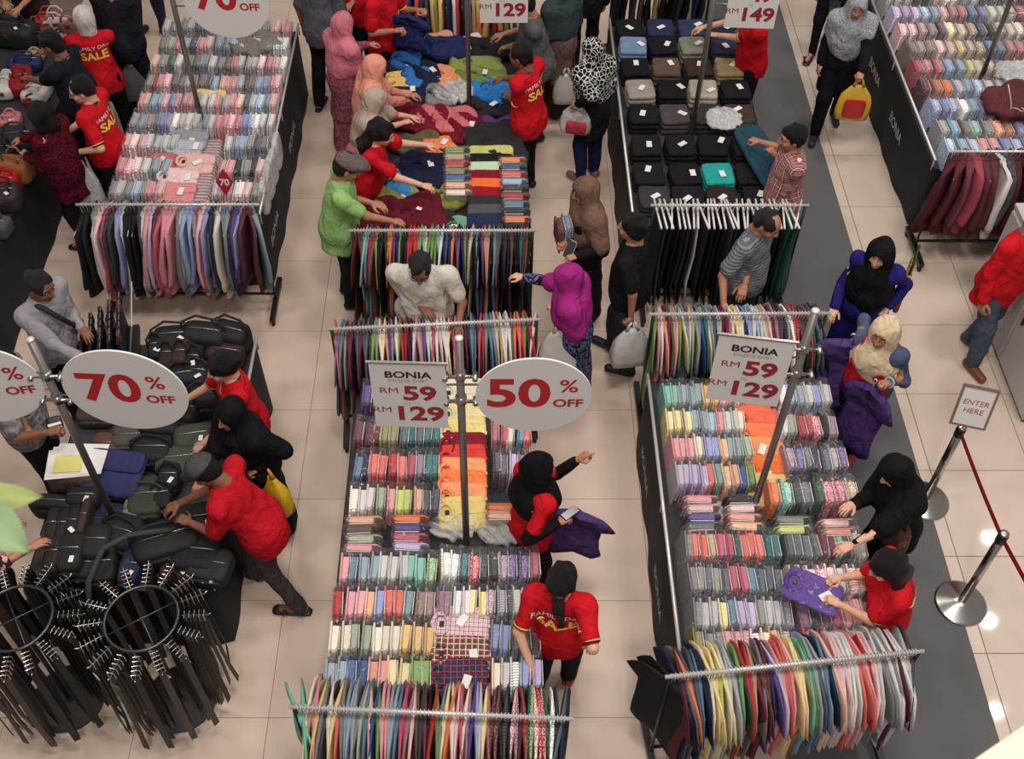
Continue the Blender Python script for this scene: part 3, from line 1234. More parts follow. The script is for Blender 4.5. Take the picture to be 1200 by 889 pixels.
def display_table(label, x0, x1, y0, y1, top=.75, seed=0, words=None, rail_side=None):
    cx_, cy_ = (x0 + x1) / 2, (y0 + y1) / 2
    t = thing('display_table', label, 'table', (cx_, cy_, 0))
    a, b, c, d = x0 - cx_, x1 - cx_, y0 - cy_, y1 - cy_
    part('tabletop', MB().box((0, 0, top - .015), (b - a, d - c, .03)), M_BOARD, t)
    for sx in (a + .06, b - .06):
        for sy in (c + .06, d - .06):
            part('leg', MB().box((sx, sy, (top - .03) / 2), (.045, .045, top - .03)), M_BLACK, t)
    dr = part('drape', drape_geo(a, b, c, d, top + .005, seed), M_DRAPE, t, True)
    for side, spots in (words or {}).items():
        for yy, zz in spots:
            vs, fs = text_geo('BONIA', .15, bold=.002, xscale=.95)
            xx = (b + .052) if side == 'r' else (a - .052)
            sg = 1 if side == 'r' else -1
            out = [(xx + sg * .004, yy - cy_ + sg * u, zz + w) for u, w, _ in vs]
            part('lettering', MB().add(out, fs if sg > 0 else fs), plain('grey_lettering', (176, 172, 168), .7), dr)
    if rail_side:
        for sd in rail_side:
            xx = b + .02 if sd == 'r' else a - .02
            mb = MB().tube([(xx, c, top + .10), (xx, d, top + .10)], .013, 8)
            rl = part('edge_rail', mb, M_RAIL, t, True)
            for yy in (c + .02, (c + d) / 2, d - .02):
                part('rail_bracket', MB().tube([(xx, yy, top - .02), (xx, yy, top + .10)], .009, 6), M_RAIL, rl, True)
    return t


def rack(label, x0, x1, ya, yb=None, z=1.21, foot=.27, rail_m=None):
    """straight clothes rail: two posts on long castor feet, a lower bar between them"""
    yb = ya if yb is None else yb
    L = math.hypot(x1 - x0, yb - ya)
    t = thing('clothes_rack', label, 'clothes rack', ((x0 + x1) / 2, (ya + yb) / 2, 0), math.atan2(yb - ya, x1 - x0))
    part('rail', MB().tube([(-L / 2 - .03, 0, z), (L / 2 + .03, 0, z)], .0125, 10), rail_m or M_RAIL, t, True)
    part('lower_bar', MB().tube([(-L / 2, 0, .16), (L / 2, 0, .16)], .013, 8), M_BLACK, t, True)
    for sx in (-L / 2, L / 2):
        part('post', MB().tube([(sx, 0, .08), (sx, 0, z - .01)], .0125, 8), M_BLACK, t, True)
        ft = part('foot', MB().box((sx, 0, .085), (.045, foot * 2, .04)), M_BLACK, t)
        for sy in (-foot + .03, foot - .03):
            c = MB().tube([(sx - .012, sy, .03), (sx + .012, sy, .03)], .029, 12)
            c.box((sx, sy, .055), (.034, .02, .03))
            part('castor', c, M_RUBBER, ft)
    return t


# ------------------------------------------------------------------ goods: shirts in bags, on hangers and folded
PAL = {
    'wh': ('white', (214, 208, 204)), 'cr': ('cream', (222, 206, 180)), 'ye': ('pale yellow', (230, 208, 140)), 'am': ('amber', (220, 170, 92)),
    'mu': ('mustard', (186, 150, 70)), 'ol': ('olive', (136, 130, 74)), 'li': ('lime', (196, 204, 92)), 'gr': ('green', (112, 152, 72)),
    'sg': ('sage green', (152, 164, 138)), 'mi': ('mint green', (112, 178, 152)), 'te': ('teal', (44, 104, 104)), 'dg': ('dark green', (34, 84, 62)),
    'pk': ('pink', (220, 140, 146)), 'pp': ('pale pink', (224, 176, 172)), 'sa': ('salmon', (224, 142, 122)), 'co': ('coral', (224, 96, 84)),
    're': ('red', (192, 42, 46)), 'ro': ('rose', (186, 76, 96)), 'ma': ('maroon', (96, 34, 44)), 'bu': ('burgundy', (112, 42, 58)),
    'or': ('orange', (232, 120, 62)), 'pe': ('peach', (232, 172, 132)), 'br': ('brown', (102, 72, 56)), 'tn': ('tan', (176, 148, 112)),
    'ta': ('taupe', (146, 120, 112)), 'mv': ('mauve', (140, 104, 120)), 'pu': ('purple', (92, 62, 132)), 'li2': ('lilac', (178, 160, 196)),
    'bl': ('blue', (52, 84, 140)), 'lb': ('light blue', (142, 172, 200)), 'sb': ('steel blue', (94, 126, 150)), 'pw': ('periwinkle', (136, 144, 192)),
    'na': ('navy', (36, 42, 68)), 'gb': ('grey-blue', (134, 152, 160)), 'lg': ('light grey', (182, 180, 178)), 'gy': ('grey', (128, 126, 126)),
    'sl': ('slate', (86, 92, 102)), 'ch': ('charcoal', (58, 57, 60)), 'bk': ('black', (26, 25, 28)), 'gt': ('grey-teal', (116, 148, 148)),
}
PATS = {'': None, '#': 'check', '|': 'stripe', '*': 'print', ':': 'vstripe'}
PATWORD = {'': '', '#': 'checked ', '|': 'striped ', '*': 'patterned ', ':': 'pinstriped '}


def dye(code):
    p = code[-1] if code[-1] in '#|*:' else ''
    nm, rgb = PAL[code[:-1] if p else code]
    av = sum(rgb) / 3
    rgb = tuple(c * .84 + av * .16 for c in rgb)
    m = object_cloth('garment_' + (PATS[p] or 'plain'), PATS[p])
    return nm, rgb, p, m


def vary(rgb, a=10):
    d = rng.uniform(-a, a)
    return tuple(max(8, min(250, c + d + rng.uniform(-4, 4))) for c in rgb)


M_FILM = film('clear_film')
M_FILM2 = film('loose_film', clear=.62, nscale=16, bumps=1.0, rough=.18)


def pack_meshes(tall=.235, deep=.125):
    b = MB()
    pr = [(-deep, 0), (deep, 0), (deep, tall - .06), (deep * .8, tall - .018), (-deep * .8, tall - .018), (-deep, tall - .06)]
    n = len(pr)
    vs = [(-.004, y, z) for y, z in pr] + [(.007, y, z) for y, z in pr]
    b.add(vs, [tuple(range(n))[::-1], tuple(range(n, 2 * n))] + [(i, (i + 1) % n, n + (i + 1) % n, n + i) for i in range(n)])
    c = MB()
    e = deep / .125
    plan = [(.006, .07 * e), (.006, -.09 * e), (.016, -.110 * e), (.032, -.112 * e), (.046, -.092 * e), (.051, 0), (.05, .07 * e)]
    inner = [(.012, .064 * e), (.012, -.085 * e), (.019, -.1 * e), (.03, -.102 * e), (.041, -.086 * e), (.046, 0), (.045, .064 * e)]
    m = len(plan)
    z0, z1, z2 = .03, tall - .03, tall - .008
    vs = [(x, y, z0) for x, y in plan] + [(x, y, z1) for x, y in plan] + [(x, y, z2) for x, y in inner]
    fs = [tuple(range(m))[::-1]] + [(i, (i + 1) % m, m + (i + 1) % m, m + i) for i in range(m)]
    fs += [(m + i, m + (i + 1) % m, 2 * m + (i + 1) % m, 2 * m + i) for i in range(m)] + [tuple(range(2 * m, 3 * m))]
    c.add(vs, fs)
    g = MB()
    lv = [(0.0, -.013, .056, deep + .006), (tall * .6, -.015, .058, deep + .008), (tall - .01, -.012, .056, deep + .006), (tall + .01, -.004, .036, deep - .004)]
    vs, fs = [], []
    for z, xa, xb, w in lv:
        vs += [(xa, -w, z), (xb, -w * .94, z), (xb, w * .94, z), (xa, w, z)]
    for i in range(3):
        for j in range(4):
            fs.append((i * 4 + j, i * 4 + (j + 1) % 4, i * 4 + 4 + (j + 1) % 4, i * 4 + 4 + j))
    fs.append((12, 13, 14, 15))
    g.add(vs, fs)
    g.cur = 1
    g.box((.0535, -.02, tall - .06), (.0035, .16, .11))
    return b, c, g


_pk = pack_meshes()
PACK = {}


def bagged(code, loc, label, group, rz=0.0, tilt=0.0, name='bagged_shirt', bag=True, sc=1.0):
    nm, rgb, p, m = dye(code)
    key = m.name
    if key not in PACK:
        PACK[key] = (_pk[0].mesh('bagged_shirt', [m]), _pk[1].mesh('collar', [m]))
        if 'bag' not in PACK:
            PACK['bag'] = _pk[2].mesh('clear_bag', [M_FILM, M_WHITE])
    rgb = vary(rgb)
    o = obj(name, PACK[key][0], None, loc, (0, tilt, rz), label, 'shirt', group, colour=rgb)
    o.scale = (sc, 1, 1)
    obj('collar', PACK[key][1], o, colour=tuple(min(250, c * 1.08 + 6) for c in rgb))
    if bag:
        obj('clear_bag', PACK['bag'], o)
    return o


def pack_row(codes, x0, x1, y, z, tname, rowname, start=1, name='bagged_shirt', bag=True, total=None):
    codes = codes.split()
    n = len(codes)
    st = (x1 - x0) / n
    for i, c in enumerate(codes):
        nm, _, p, _ = dye(c)
        lab = '%s %sbagged shirt, %s from left in %s, %s' % (nm, PATWORD[p], nth(start + i), rowname, tname)
        bagged(c, (x0 + st * (i + .2), y + rng.uniform(-.012, .012), z), lab, 'bagged shirts standing on the %s' % tname,
               rz=R(rng.uniform(-3, 3)), tilt=R(rng.uniform(2, 9)), name=name, bag=bag, sc=min(1.25, st / .058))


def hang_geo(kind, seed):
    q = random.Random(seed)
    if kind == 'short':
        lv = [(-.05, .05, .030), (-.066, .08, .034), (-.085, .16, .026), (-.115, .245, .020), (-.20, .305, .022), (-.285, .35, .028),
              (-.30, .33, .022), (-.33, .235, .028), (-.5, .225, .036), (-.66, .235, .038), (-.77, .245, .044), (-.775, .243, .04)]
    elif kind == 'long':
        lv = [(-.05, .05, .030), (-.066, .08, .034), (-.085, .16, .026), (-.12, .24, .020), (-.3, .275, .03), (-.46, .285, .036),
              (-.62, .295, .038), (-.67, .285, .03), (-.68, .225, .034), (-.78, .245, .042), (-.785, .243, .038)]
    else:   # trousers folded over a clip bar
        lv = [(-.105, .165, .012), (-.13, .175, .016), (-.45, .165, .02), (-.8, .15, .022), (-1.02, .145, .02), (-1.03, .13, .012)]
    n = 12
    a, b, c, d = q.uniform(-.03, .03), q.uniform(0, 6), q.uniform(-.02, .02), q.uniform(5, 9)
    vs, fs = [], []
    if kind != 'trousers':
        lv = [(z - .032, w, t) for z, w, t in lv]
    for z, w, t in lv:
        for k in range(n):
            u = 2 * math.pi * k / n
            y = w * math.copysign(abs(math.cos(u)) ** .55, math.cos(u))
            x = t * math.copysign(abs(math.sin(u)) ** .7, math.sin(u)) * (.75 + .25 * math.cos(5 * u + b))
            dep = min(1, (-z - .07) / .5)
            x += dep * (a + .02 * math.sin(d * z + b) + .016 * math.sin(9 * y + b * 2) + c * y * 4)
            vs.append((x, y + dep * .012 * math.sin(6 * z + b), z + (.02 * math.sin(u + b) if z < -.7 else 0)))
    L = len(lv)
    for i in range(L - 1):
        for k in range(n):
            k2 = (k + 1) % n
            fs.append((i * n + k2, i * n + k, (i + 1) * n + k, (i + 1) * n + k2))
    fs.append(tuple(range(n)))
    fs.append(tuple((L - 1) * n + k for k in range(n))[::-1])
    return MB().add(vs, fs)


def hanger_geo(kind):
    hook = [(0, .018 * math.sin(w), .018 * math.cos(w)) for w in [math.pi * (-.62 + .16 * i) for i in range(9)]]
    hook = hook[::-1]
    if kind == 'clip':
        mb = MB().tube([(0, y, z) for _, y, z in hook] + [(0, 0, -.045), (0, 0, -.085)], .004, 5)
        mb.box((0, 0, -.095), (.014, .37, .022))
        return mb
    pts = [(0, y, z) for _, y, z in hook] + [(0, 0, -.035), (0, 0, -.105)]
    mb = MB().tube(pts, .0034, 5)
    mb.tube([(0, -.22, -.160), (0, -.12, -.126), (0, -.03, -.10), (0, .03, -.10), (0, .12, -.126), (0, .22, -.160)], .005, 5)
    return mb


HANG = {}


def hang_mesh(kind, seed, m):
    key = (kind, seed, m.name)
    if key not in HANG:
        HANG[key] = hang_geo(kind, seed * 13 + len(kind)).mesh('hanging_garment', [m], True)
    return HANG[key]


def hanger_mesh(kind):
    if kind not in HANG:
        HANG[kind] = hanger_geo(kind).mesh('hanger', [M_WHITE if kind == 'clip' else M_HANGER], True)
    return HANG[kind]


def hang_row(codes, x0, x1, y0, y1, z, where, kind='short', word='short-sleeved shirt', name='hanging_shirt', thin=1.0, swing=5, n=None, cat='shirt', length=1.0, tug=0.0, ends={}):
    codes = codes.split()
    if n:
        codes = [codes[int(i * len(codes) / n)] for i in range(n)]
    n = len(codes)
    a = math.atan2(y1 - y0, x1 - x0)
    for i, c in enumerate(codes):
        nm, rgb, p, m = dye(c)
        t = (i + .5) / n + rng.uniform(-.2, .2) / n
        end = 1.0 if 1 < i < n - 2 else 2.2
        face = ends.get(i if i < n / 2 else i - n, 0.0)
        lab = '%s %s%s, %s from left on %s' % (nm, PATWORD[p], word, nth(i + 1), where)
        o = obj(name, hang_mesh(kind, rng.randrange(5), m), None, (x0 + (x1 - x0) * t, y0 + (y1 - y0) * t, z),
                (0, R(rng.uniform(-1.5, 1.5)) + tug * rng.uniform(.4, 1), a + R(face) + R(rng.uniform(-swing, swing)) * (end if not face else .3)), lab, cat, 'garments hanging on %s' % where, colour=vary(rgb))
        o.scale = (thin * ((x1 - x0) / n) / .05, rng.uniform(.93, 1.04), rng.uniform(.92, 1.05) * length)
        hc = obj('hanger', hanger_mesh('clip' if kind == 'trousers' else 'arm'), o)
        hc.scale = (1 / o.scale.x, 1 / o.scale.y, 1 / o.scale.z)


def tag_on(o, x, y, z, rz=0.0, w=.05, d=.085, m=None):
    mb = MB().box((x, y, z), (w, d, .003), Matrix.Rotation(rz, 3, 'Z'))
    return part('price_tag', mb, m or M_PAPER, o)


def folded(name, label, cat, loc, size, rot=0.0, rgb=(90, 90, 90), pattern=None, rgb2=None, rgb3=None, collar=None, tag=True, layers=1,
           pitch=0.0, group=None, rumple=.006, seed=None, scale=30.0, p=9.0, mat_=None):
    """folded garment lying flat: soft block, fold lines, optional standing collar at its -X end and a price tag"""
    seed = rng.randrange(9999) if seed is None else seed
    m = mat_ or cloth(rgb, pattern, rgb2, rgb3, scale)
    w, d, hgt = size
    o = thing(name, label, cat, loc, rot, group)
    o.rotation_euler = (pitch, 0, rot)
    for i in range(layers):
        hh = hgt / layers
        mb = MB().soft_box((0, 0, hh * (i + .5)), (w * (1 - .02 * i), d * (1 - .015 * i), hh * 1.04), (8, 8, 3), p, rumple, seed + i, freq=6)
        part('folded_cloth' if layers == 1 else 'fold', mb, m, o, True)
    if collar:
        cr = collar if isinstance(collar, tuple) else rgb
        cm = m if collar is True else cloth(cr)
        x0 = -w / 2 + .055
        pts = [(x0 + .05 * math.cos(t), d * .25 * math.sin(t), hgt + .010 - .010 * math.cos(t)) for t in [math.pi * 2 * i / 18 for i in range(18)]]
        part('collar', MB().tube(pts, .0145, 7, closed=True), cm, o, True)
        part('neck_label', MB().box((x0 + .008, 0, hgt + .006), (.03, .035, .004)), plain('black_label', (24, 22, 24), .7), o)
        part('placket', MB().box((.03 + w * .12, 0, hgt + .002), (w * .62, .022, .007)), m, o)
    if tag:
        tag_on(o, rng.uniform(-.02, .12) * w / .36, rng.uniform(-.05, .05), hgt + .012, rng.uniform(-1, 1))
    return o


def crumple(name, label, cat, loc, size, mat_, seed=0, amp=.03, rot=0.0, group=None, p=3.0, seg=(12, 10, 4), freq=8):
    if name == 'plastic_bag_heap':
        size, seg, amp, freq, p = (size[0] * 1.15, size[1] * 1.2, size[2] * .6), (20, 16, 4), .05, 26, 2.2
    o = part(name, MB().soft_box((0, 0, size[2] / 2), size, seg, p, amp, seed, freq=freq), mat_, None, True, loc=loc, rot=(0, 0, rot), label=label, cat=cat, group=group)
    return o


# ------------------------------------------------------------------ signs
def bent_text(mb_list, body, size, x, y, **kw):
    vs, fs = text_geo(body, size, **kw)
    return [(a + x, b + y, c) for a, b, c in vs], fs


def sign_panel(parent, name, centre, rot, outline, thick=.012):
    for dz in (-.08, .08):
        part('sign_arm', MB().tube([(0, -.015, centre[2] + dz), (centre[0] * .55, -.015, centre[2] + dz), (centre[0], centre[1] + .012, centre[2] + dz)], .007, 6), M_CHROME, parent, True)
    mb = MB().prism(outline, -thick / 2, thick / 2)
    o = part(name, mb, M_PAPER, parent, loc=centre, rot=rot)
    return o


def put_text(panel, body, size, x, y, m, z=.0075, **kw):
    vs, fs = text_geo(body, size, **kw)
    part('lettering', MB().add([(a + x, b + y, z) for a, b, c in vs], fs), m, panel)


def round_sign(parent, centre, rz, big, rad=.31, ry=.31, tiltx=90):
    pts = [(rad * math.cos(2 * math.pi * i / 48), ry * math.sin(2 * math.pi * i / 48)) for i in range(48)]
    p = sign_panel(parent, 'round_sign', centre, (R(tiltx), 0, rz), pts)
    put_text(p, big, .34, -.09, .015, M_REDINK, bold=.010, xscale=1.1)
    put_text(p, '%', .155, .20, .085, M_REDINK, bold=.002, xscale=1.05)
    put_text(p, 'OFF', .095, .20, -.065, M_REDINK, bold=.003, xscale=1.05)
    return p


def price_sign(parent, centre, rz, lo, hi, w=.43, h=.58, head=True, tiltx=90):
    p = sign_panel(parent, 'price_sign', centre, (R(tiltx), 0, rz), [(-w / 2, -h / 2), (w / 2, -h / 2), (w / 2, h / 2), (-w / 2, h / 2)], .008)
    part('clip_bar', MB().box((0, h / 2 - .005, 0), (w + .03, .012, .016)), M_CHROME, p)
    if head:
        put_text(p, 'BONIA', .075, 0, .185, M_INK, z=.006, bold=.002, xscale=1.15)
        put_text(p, 'S/SLEEVE SHIRT', .034, 0, .135, M_GREYINK, z=.006)
    put_text(p, 'RM', .07, -.115, .045, M_DARKRED, z=.006, xscale=1.2)
    put_text(p, lo, .17, .06, .02, M_DARKRED, z=.006, bold=.006, xscale=1.15)
    put_text(p, 'TO', .03, -.02, -.075, M_GREYINK, z=.006)
    put_text(p, 'RM', .07, -.165, -.13, M_DARKRED, z=.006, xscale=1.2)
    put_text(p, hi, .175, .045, -.165, M_DARKRED, z=.006, bold=.006, xscale=1.15)
    return p


def sign_stand(label, base, top, zbase=0.0):
    """upright tube with two cross clamps near the top; base hidden among the goods"""
    t = thing('sign_stand', label, 'sign', (base[0], base[1], zbase))
    h = top - zbase
    part('pole', MB().tube([(0, 0, 0), (0, 0, h)], .024, 14), M_POLE, t, True)
    part('end_cap', MB().lathe([(.0245, 0), (.0245, .012), (.012, .018)], (0, 0, h), 14), M_RAIL, t, True)
    for dz in (.30, .52):
        c = MB().lathe([(.034, -.028), (.034, .028)], (0, 0, h - dz), 14)
        cl = part('clamp', c, M_CHROME, t, True)
        part('clamp_arm', MB().tube([(-.095, -.015, h - dz), (.095, -.015, h - dz)], .011, 8), M_CHROME, cl, True)
        for s in (-1, 1):
            part('clamp_knob', MB().tube([(s * .085, -.045, h - dz), (s * .085, .015, h - dz)], .016, 8), M_CHROME, cl, True)
    return t


# ------------------------------------------------------------------ tables, rails and their shirts
display_table('black draped shirt table under the 50% OFF sign', -1.07, .24, 3.06, 5.50, .74, 1)
display_table('black draped shirt table between the aisle and the carpet runner', 1.19, 2.50, 3.25, 5.62, .74, 2, words={'l': ((5.0, .42), (3.95, .42))}, rail_side='l')
display_table('black draped dress shirt table under the hanging 70% OFF sign at top left', -3.47, -2.09, 7.45, 10.45, .74, 3, words={'r': ((9.1, .42), (7.75, .42))}, rail_side='r')
display_table('black draped table heaped with polo shirts', -1.12, .22, 7.10, 10.15, .74, 4)
display_table('black draped table covered with folded trousers', 1.22, 2.52, 7.42, 10.55, .74, 5, rail_side='l')
display_table('black draped shirt table beyond the woman with the yellow carrier bag', 4.06, 5.75, 8.2, 11.4, .74, 6, words={'l': ((10.15, .45), (9.2, .45))}, rail_side='l')
display_table('black draped table crowded with black bags', -3.18, -1.92, 3.80, 6.02, .72, 7, rail_side='r')
display_table('black draped handbag table in the top left corner', -5.9, -4.30, 6.6, 10.6, .74, 8)

rack('clothes rack at the rear of the centre shirt table', -1.235, .305, 5.745, 5.845)
rack('clothes rack at the front of the centre shirt table', -1.17, .415, 2.76, 2.69)
rack('clothes rack at the rear of the right shirt table', 1.20, 2.52, 5.90, 5.91)
rack('clothes rack at the front of the right shirt table', 1.03, 2.54, 2.95, 3.11)
rack('clothes rack of dress shirts below the top left table', -3.47, -2.0, 7.16)
rack('clothes rack of polo shirts below the polo table', -1.17, .30, 6.84)
rack('clothes rack of trousers on white clip hangers', 1.32, 2.58, 7.15)
rack('clothes rack of maroon blouses beside the far right shirt table', 3.98, 5.5, 7.86)
rack('clothes rack at the far end of the polo table', -.98, .25, 10.62)
rack('clothes rack of dark trousers at the far end of the trousers table', 1.25, 2.3, 10.95)

C, D = 'centre table', 'right table'
Z = .74
xa, xb, xc, xd = -1.04, -.42, -.05, .25
pack_row('pu pu pu mv mv pu gy', xa, xb, 5.34, Z, C, 'rearmost row')
pack_row('bu bu bu ol ol sl te sl te te', xa, xb, 4.985, Z, C, 'second row from back')
pack_row('sb na co co re co ro mv te te', xa, xb, 4.69, Z, C, 'third row from back')
pack_row('cr| wh wh sg pk li li pe sl sl', xa, xb, 4.40, Z, C, 'fourth row from back')
pack_row('pk sb gb gb lg lg lg mi mi gr*', xa - .02, xb, 3.855, Z, C, 'fourth row from front')
pack_row('re pk pk pe pw co co gt ta ta', xa - .03, xb, 3.592, Z, C, 'third row from front')
pack_row('cr cr sg sg cr cr cr am am am', xa - .04, xb, 3.345, Z, C, 'second row from front')
pack_row('gb gb bl bl sa sa ye ye gr gr', xa - .05, xb, 3.105, Z, C, 'front row')
pack_row('ro# ro cr sb co', xc, xd - .02, 4.985, Z, C, 'second row from back', 11)
pack_row('sl# sl li2 gy ro#', xc, xd - .02, 4.70, Z, C, 'third row from back', 11)
pack_row('cr* wh* te* re* ch* ch* mv* pu* pu* ro#', xb + .02, xd, 3.875, Z, C, 'fourth row from front', 11)
pack_row('mv mv wh wh ye ye mv* gy| ch| lg lg wh|', xb + .0, xd, 3.60, Z, C, 'third row from front', 11)
pack_row('pw# pw gy# sl ch#', xc, xd, 3.35, Z, C, 'second row from front', 11)
pack_row('cr lg lg| pw li2', xc, xd, 3.105, Z, C, 'front row', 11)

xa, xb, xc, xd = 1.23, 1.80, 2.07, 2.46
pack_row('mi mi gb gb gb am am pk sa cr', xa, xb, 5.34, Z, D, 'rearmost row')
pack_row('ye ye ye gb gb lb pk lg lg cr', xa, xb, 5.09, Z, D, 'second row from back')
pack_row('pk pk pk cr pw pw pe gb gb sg', xa, xb, 4.845, Z, D, 'third row from back')
pack_row('lg li2 li2 li2 co gt pe pe bl gr', xa, xb, 4.60, Z, D, 'fourth row from back')
pack_row('gy co co tn ro ro dg co co co te te', xa, xb + .08, 4.03, Z, D, 'fourth row from front')
pack_row('gy gy sl gy sl ro ro sb sl sl sl', xa, xb + .05, 3.77, Z, D, 'third row from front')
pack_row('gy lg lg ye sb li2 li2 gy lg lg gy', xa, xb + .07, 3.525, Z, D, 'second row from front')
pack_row('ol gy gy pk# pk# pk# pp| pe| am ta| pu', xa, xb + .08, 3.305, Z, D, 'front row')
pack_row('ch| pp| lb gb lg pw lg', xc - .05, xd, 5.34, Z, D, 'rearmost row', 11)
pack_row('wh sg re# re# ro* bk| mv', xc - .03, xd, 5.05, Z, D, 'second row from back', 11)
pack_row('mv* pu* sl* na* sl* gy* pu*', xc - .03, xd, 4.75, Z, D, 'third row from back', 11)
pack_row('or mi* ch* sl* dg* ro* ro* tn*', xc - .20, xd + .02, 4.46, Z, D, 'fourth row from back', 11)
pack_row('sl sl sl sl bu bu mi ch* lg wh', xb + .11, xd, 4.03, Z, D, 'fourth row from front', 13)
pack_row('cr ye cr pk* pk* wh pp| tn* cr', xb + .09, xd, 3.77, Z, D, 'third row from front', 12)
pack_row('mv ch* bu* ro pk pk mv ro*', xb + .11, xd, 3.525, Z, D, 'second row from front', 12)
pack_row('ro bu mu mi mi gt or pp', xb + .12, xd, 3.305, Z, D, 'front row', 12)

# shirts turned sideways between the rows
for tn_, x0, y0, codes, row in (('centre table', -.90, 4.27, 'pe br sg pk', 'left'), ('centre table', -.58, 4.28, 'or pu ro li2', 'right'),
                                ('right table', 1.42, 4.44, 'pk pp pu sl', 'left'), ('right table', 1.70, 4.44, 'ch pp sa pe', 'right'),
                                ('right table', 2.02, 4.27, 'gy li', 'third'), ('right table', 2.32, 4.25, 'pp sa', 'rightmost')):
    for i, c in enumerate(codes.split()):
        nm, _, p, _ = dye(c)
        bagged(c, (x0 + rng.uniform(-.01, .01), y0 - i * .065, .74 + .012 * (3 - i)), '%s shirt in clear bag lying crosswise, %s from back of %s pile, %s' % (nm, nth(i + 1), row, tn_),
               'crosswise bagged shirts on the %s' % tn_, rz=R(-90 + rng.uniform(-3, 3)), tilt=R(14))
xo = (0.053, 4.419)
for i, c in enumerate('or pe'.split()):
    bagged(c, (xo[0], xo[1] - i * .07, .75), '%s shirt in clear bag lying crosswise beside the folded polos, centre table' % dye(c)[0], 'crosswise bagged shirts on the centre table', rz=R(-90), tilt=R(20))

# dress shirts on the two far tables
q = random.Random(4)
T1ROWS = [('lg gy gy lg sl', 'gy pp pk', 10.28), ('gy sg ro gy ro* sl', 'lg pk wh gy lg lg', 9.95), ('pp gy gy wh gy', 'wh lg wh pp pk pp wh', 9.63), ('sg re pk pk gy gy lg', 'pk gb br gy lb pw pk pk', 9.30),
          ('pk pp lb lb pk pw ro pk', 'pk pk sl lg lb gb pp', 9.0), ('gy gb ta gy pw pw cr', 'pk pk ro pw pw wh lg wh', 8.68), ('pp pp pp lg lg lg lg', 'lg gb lb gy sl gy', 8.36),
          ('pk pk pp lg gb gb', 'pk pk ch gy ch pp', 8.02), ('gy lg gy lb gy pk pp', 'lg pk pp wh pp pp gy', 7.70)]
pale1 = 'gy lg pp pk gb lb lg sl ta wh'.split()
for ri, (a, b, y) in enumerate(T1ROWS):
    rn = nth(len(T1ROWS) - ri) + ' row from front'
    a2 = ' '.join(c + q.choice(['', '', '|', '#', '']) for c in a.split() if c[-1] not in '#*|')
    b2 = ' '.join(c + q.choice(['', '', '|', '#', '']) for c in b.split() if c[-1] not in '#*|')
    wide = y > 8.5
    if wide:
        a2 += ' ' + ' '.join(q.choice(pale1) for _ in range(3))
        b2 = ' '.join(q.choice(pale1) for _ in range(3)) + ' ' + b2
    pack_row(a2, -3.44, -2.79 if wide else -2.96, y, Z, 'top left table', rn, name='bagged_dress_shirt')
    pack_row(b2, -2.77 if wide else -2.52, -2.11, y - .02, Z, 'top left table', rn, 1 + len(a2.split()), name='bagged_dress_shirt')
pale = 'pk pp lg wh lb pw li2 gy sl pp wh lb ta cr mv ro'.split()
for ri, y in enumerate((11.15, 10.83, 10.52, 10.2, 9.88, 9.55, 9.22, 8.9, 8.56, 8.3)):
    n = 15
    fam = [pale[(ri * 3 + int(i / 2.5) * 5) % 16] for i in range(n)]
    if ri == 6:
        fam = 'ma or or lg lb lb wh lg pw pw lb gy gy pk sl'.split()
    if ri == 7:
        fam = 'pw pw pw wh lb pw lg li2 pw lb gy lg wh lb sl'.split()
    if ri == 8:
        fam = 'lg lb gy mi gy or or pw wh gy lg lb gy sl wh'.split()
    if ri in (3, 4, 5):
        fam = fam[:5] + ['ye', 'cr', 'tn'] + fam[8:]
    codes = ' '.join(c + q.choice(['', '', '|', '#', '*']) for c in fam)
    x1 = 4.92 if ri == 7 else 5.6
    if ri == 7:
        codes = ' '.join(codes.split()[:9])
    pack_row(codes, 4.10, x1, y, Z, 'far right table', nth(10 - ri) + ' row from front', name='bagged_dress_shirt', bag=True)

# hanging clothes
hang_row('co sb gy gy ma bu ch sl bu sl sl ch gr gy cr ye pk pu gy cr gr re re na ma wh pk gy pu wh cr ro wh pp wh cr ye ro pk pe ye bu na sb sl na ro re gy sb gy lg mu wh wh cr sl or co re gr ch re cr',
         -1.225, .30, 5.745, 5.845, 1.21, "the centre table's rear rail", thin=1.3)
hang_row('mi mi cr tn pk am gy ch cr ye co gy gb gb gb ta sg sb pe bl gr pk pk gb gb sb ro re mv pp br ch bu bk re gr gy ye or wh pp ro cr mv pu pw lg ye ro# ma* ma* bk* ch| bk| pk* mv* ma# re# dg* gr* pk* re* ro* dg* wh* na* sl na',
         -1.165, .41, 2.76, 2.69, 1.21, "the centre table's front rail", thin=1.35, ends={0: 30, 1: 12})
hang_row('gr pk wh sa ma br tn pk gr ye sb pe mi tn sb bl te ye gb sl gb lg ma bu ro cr ye ye wh na pw pw wh lb wh cr tn pp ma mv bu ch| ch# gy| wh| ro# re# ma* br# dg# re# dg* te# bk| br|',
         1.215, 2.51, 5.90, 5.91, 1.21, "the right table's rear rail", thin=1.3)
hang_row('bk bk na ma sl or sl sl sb na na cr ye ye li ye cr lg lg te gr dg re re tn bu br gy ma na pu li2 pk co co pk pe ye ye ol mi gr gb sl gb sb na sb pe pp wh pp wh wh wh co co pk re pp pp lg gy gy wh gy wh ma wh wh lg ch|',
         1.04, 2.53, 2.95, 3.11, 1.21, "the right table's front rail", thin=1.45, swing=7, ends={0: 38, 1: 22, 2: 10, -1: -14, -2: -10})
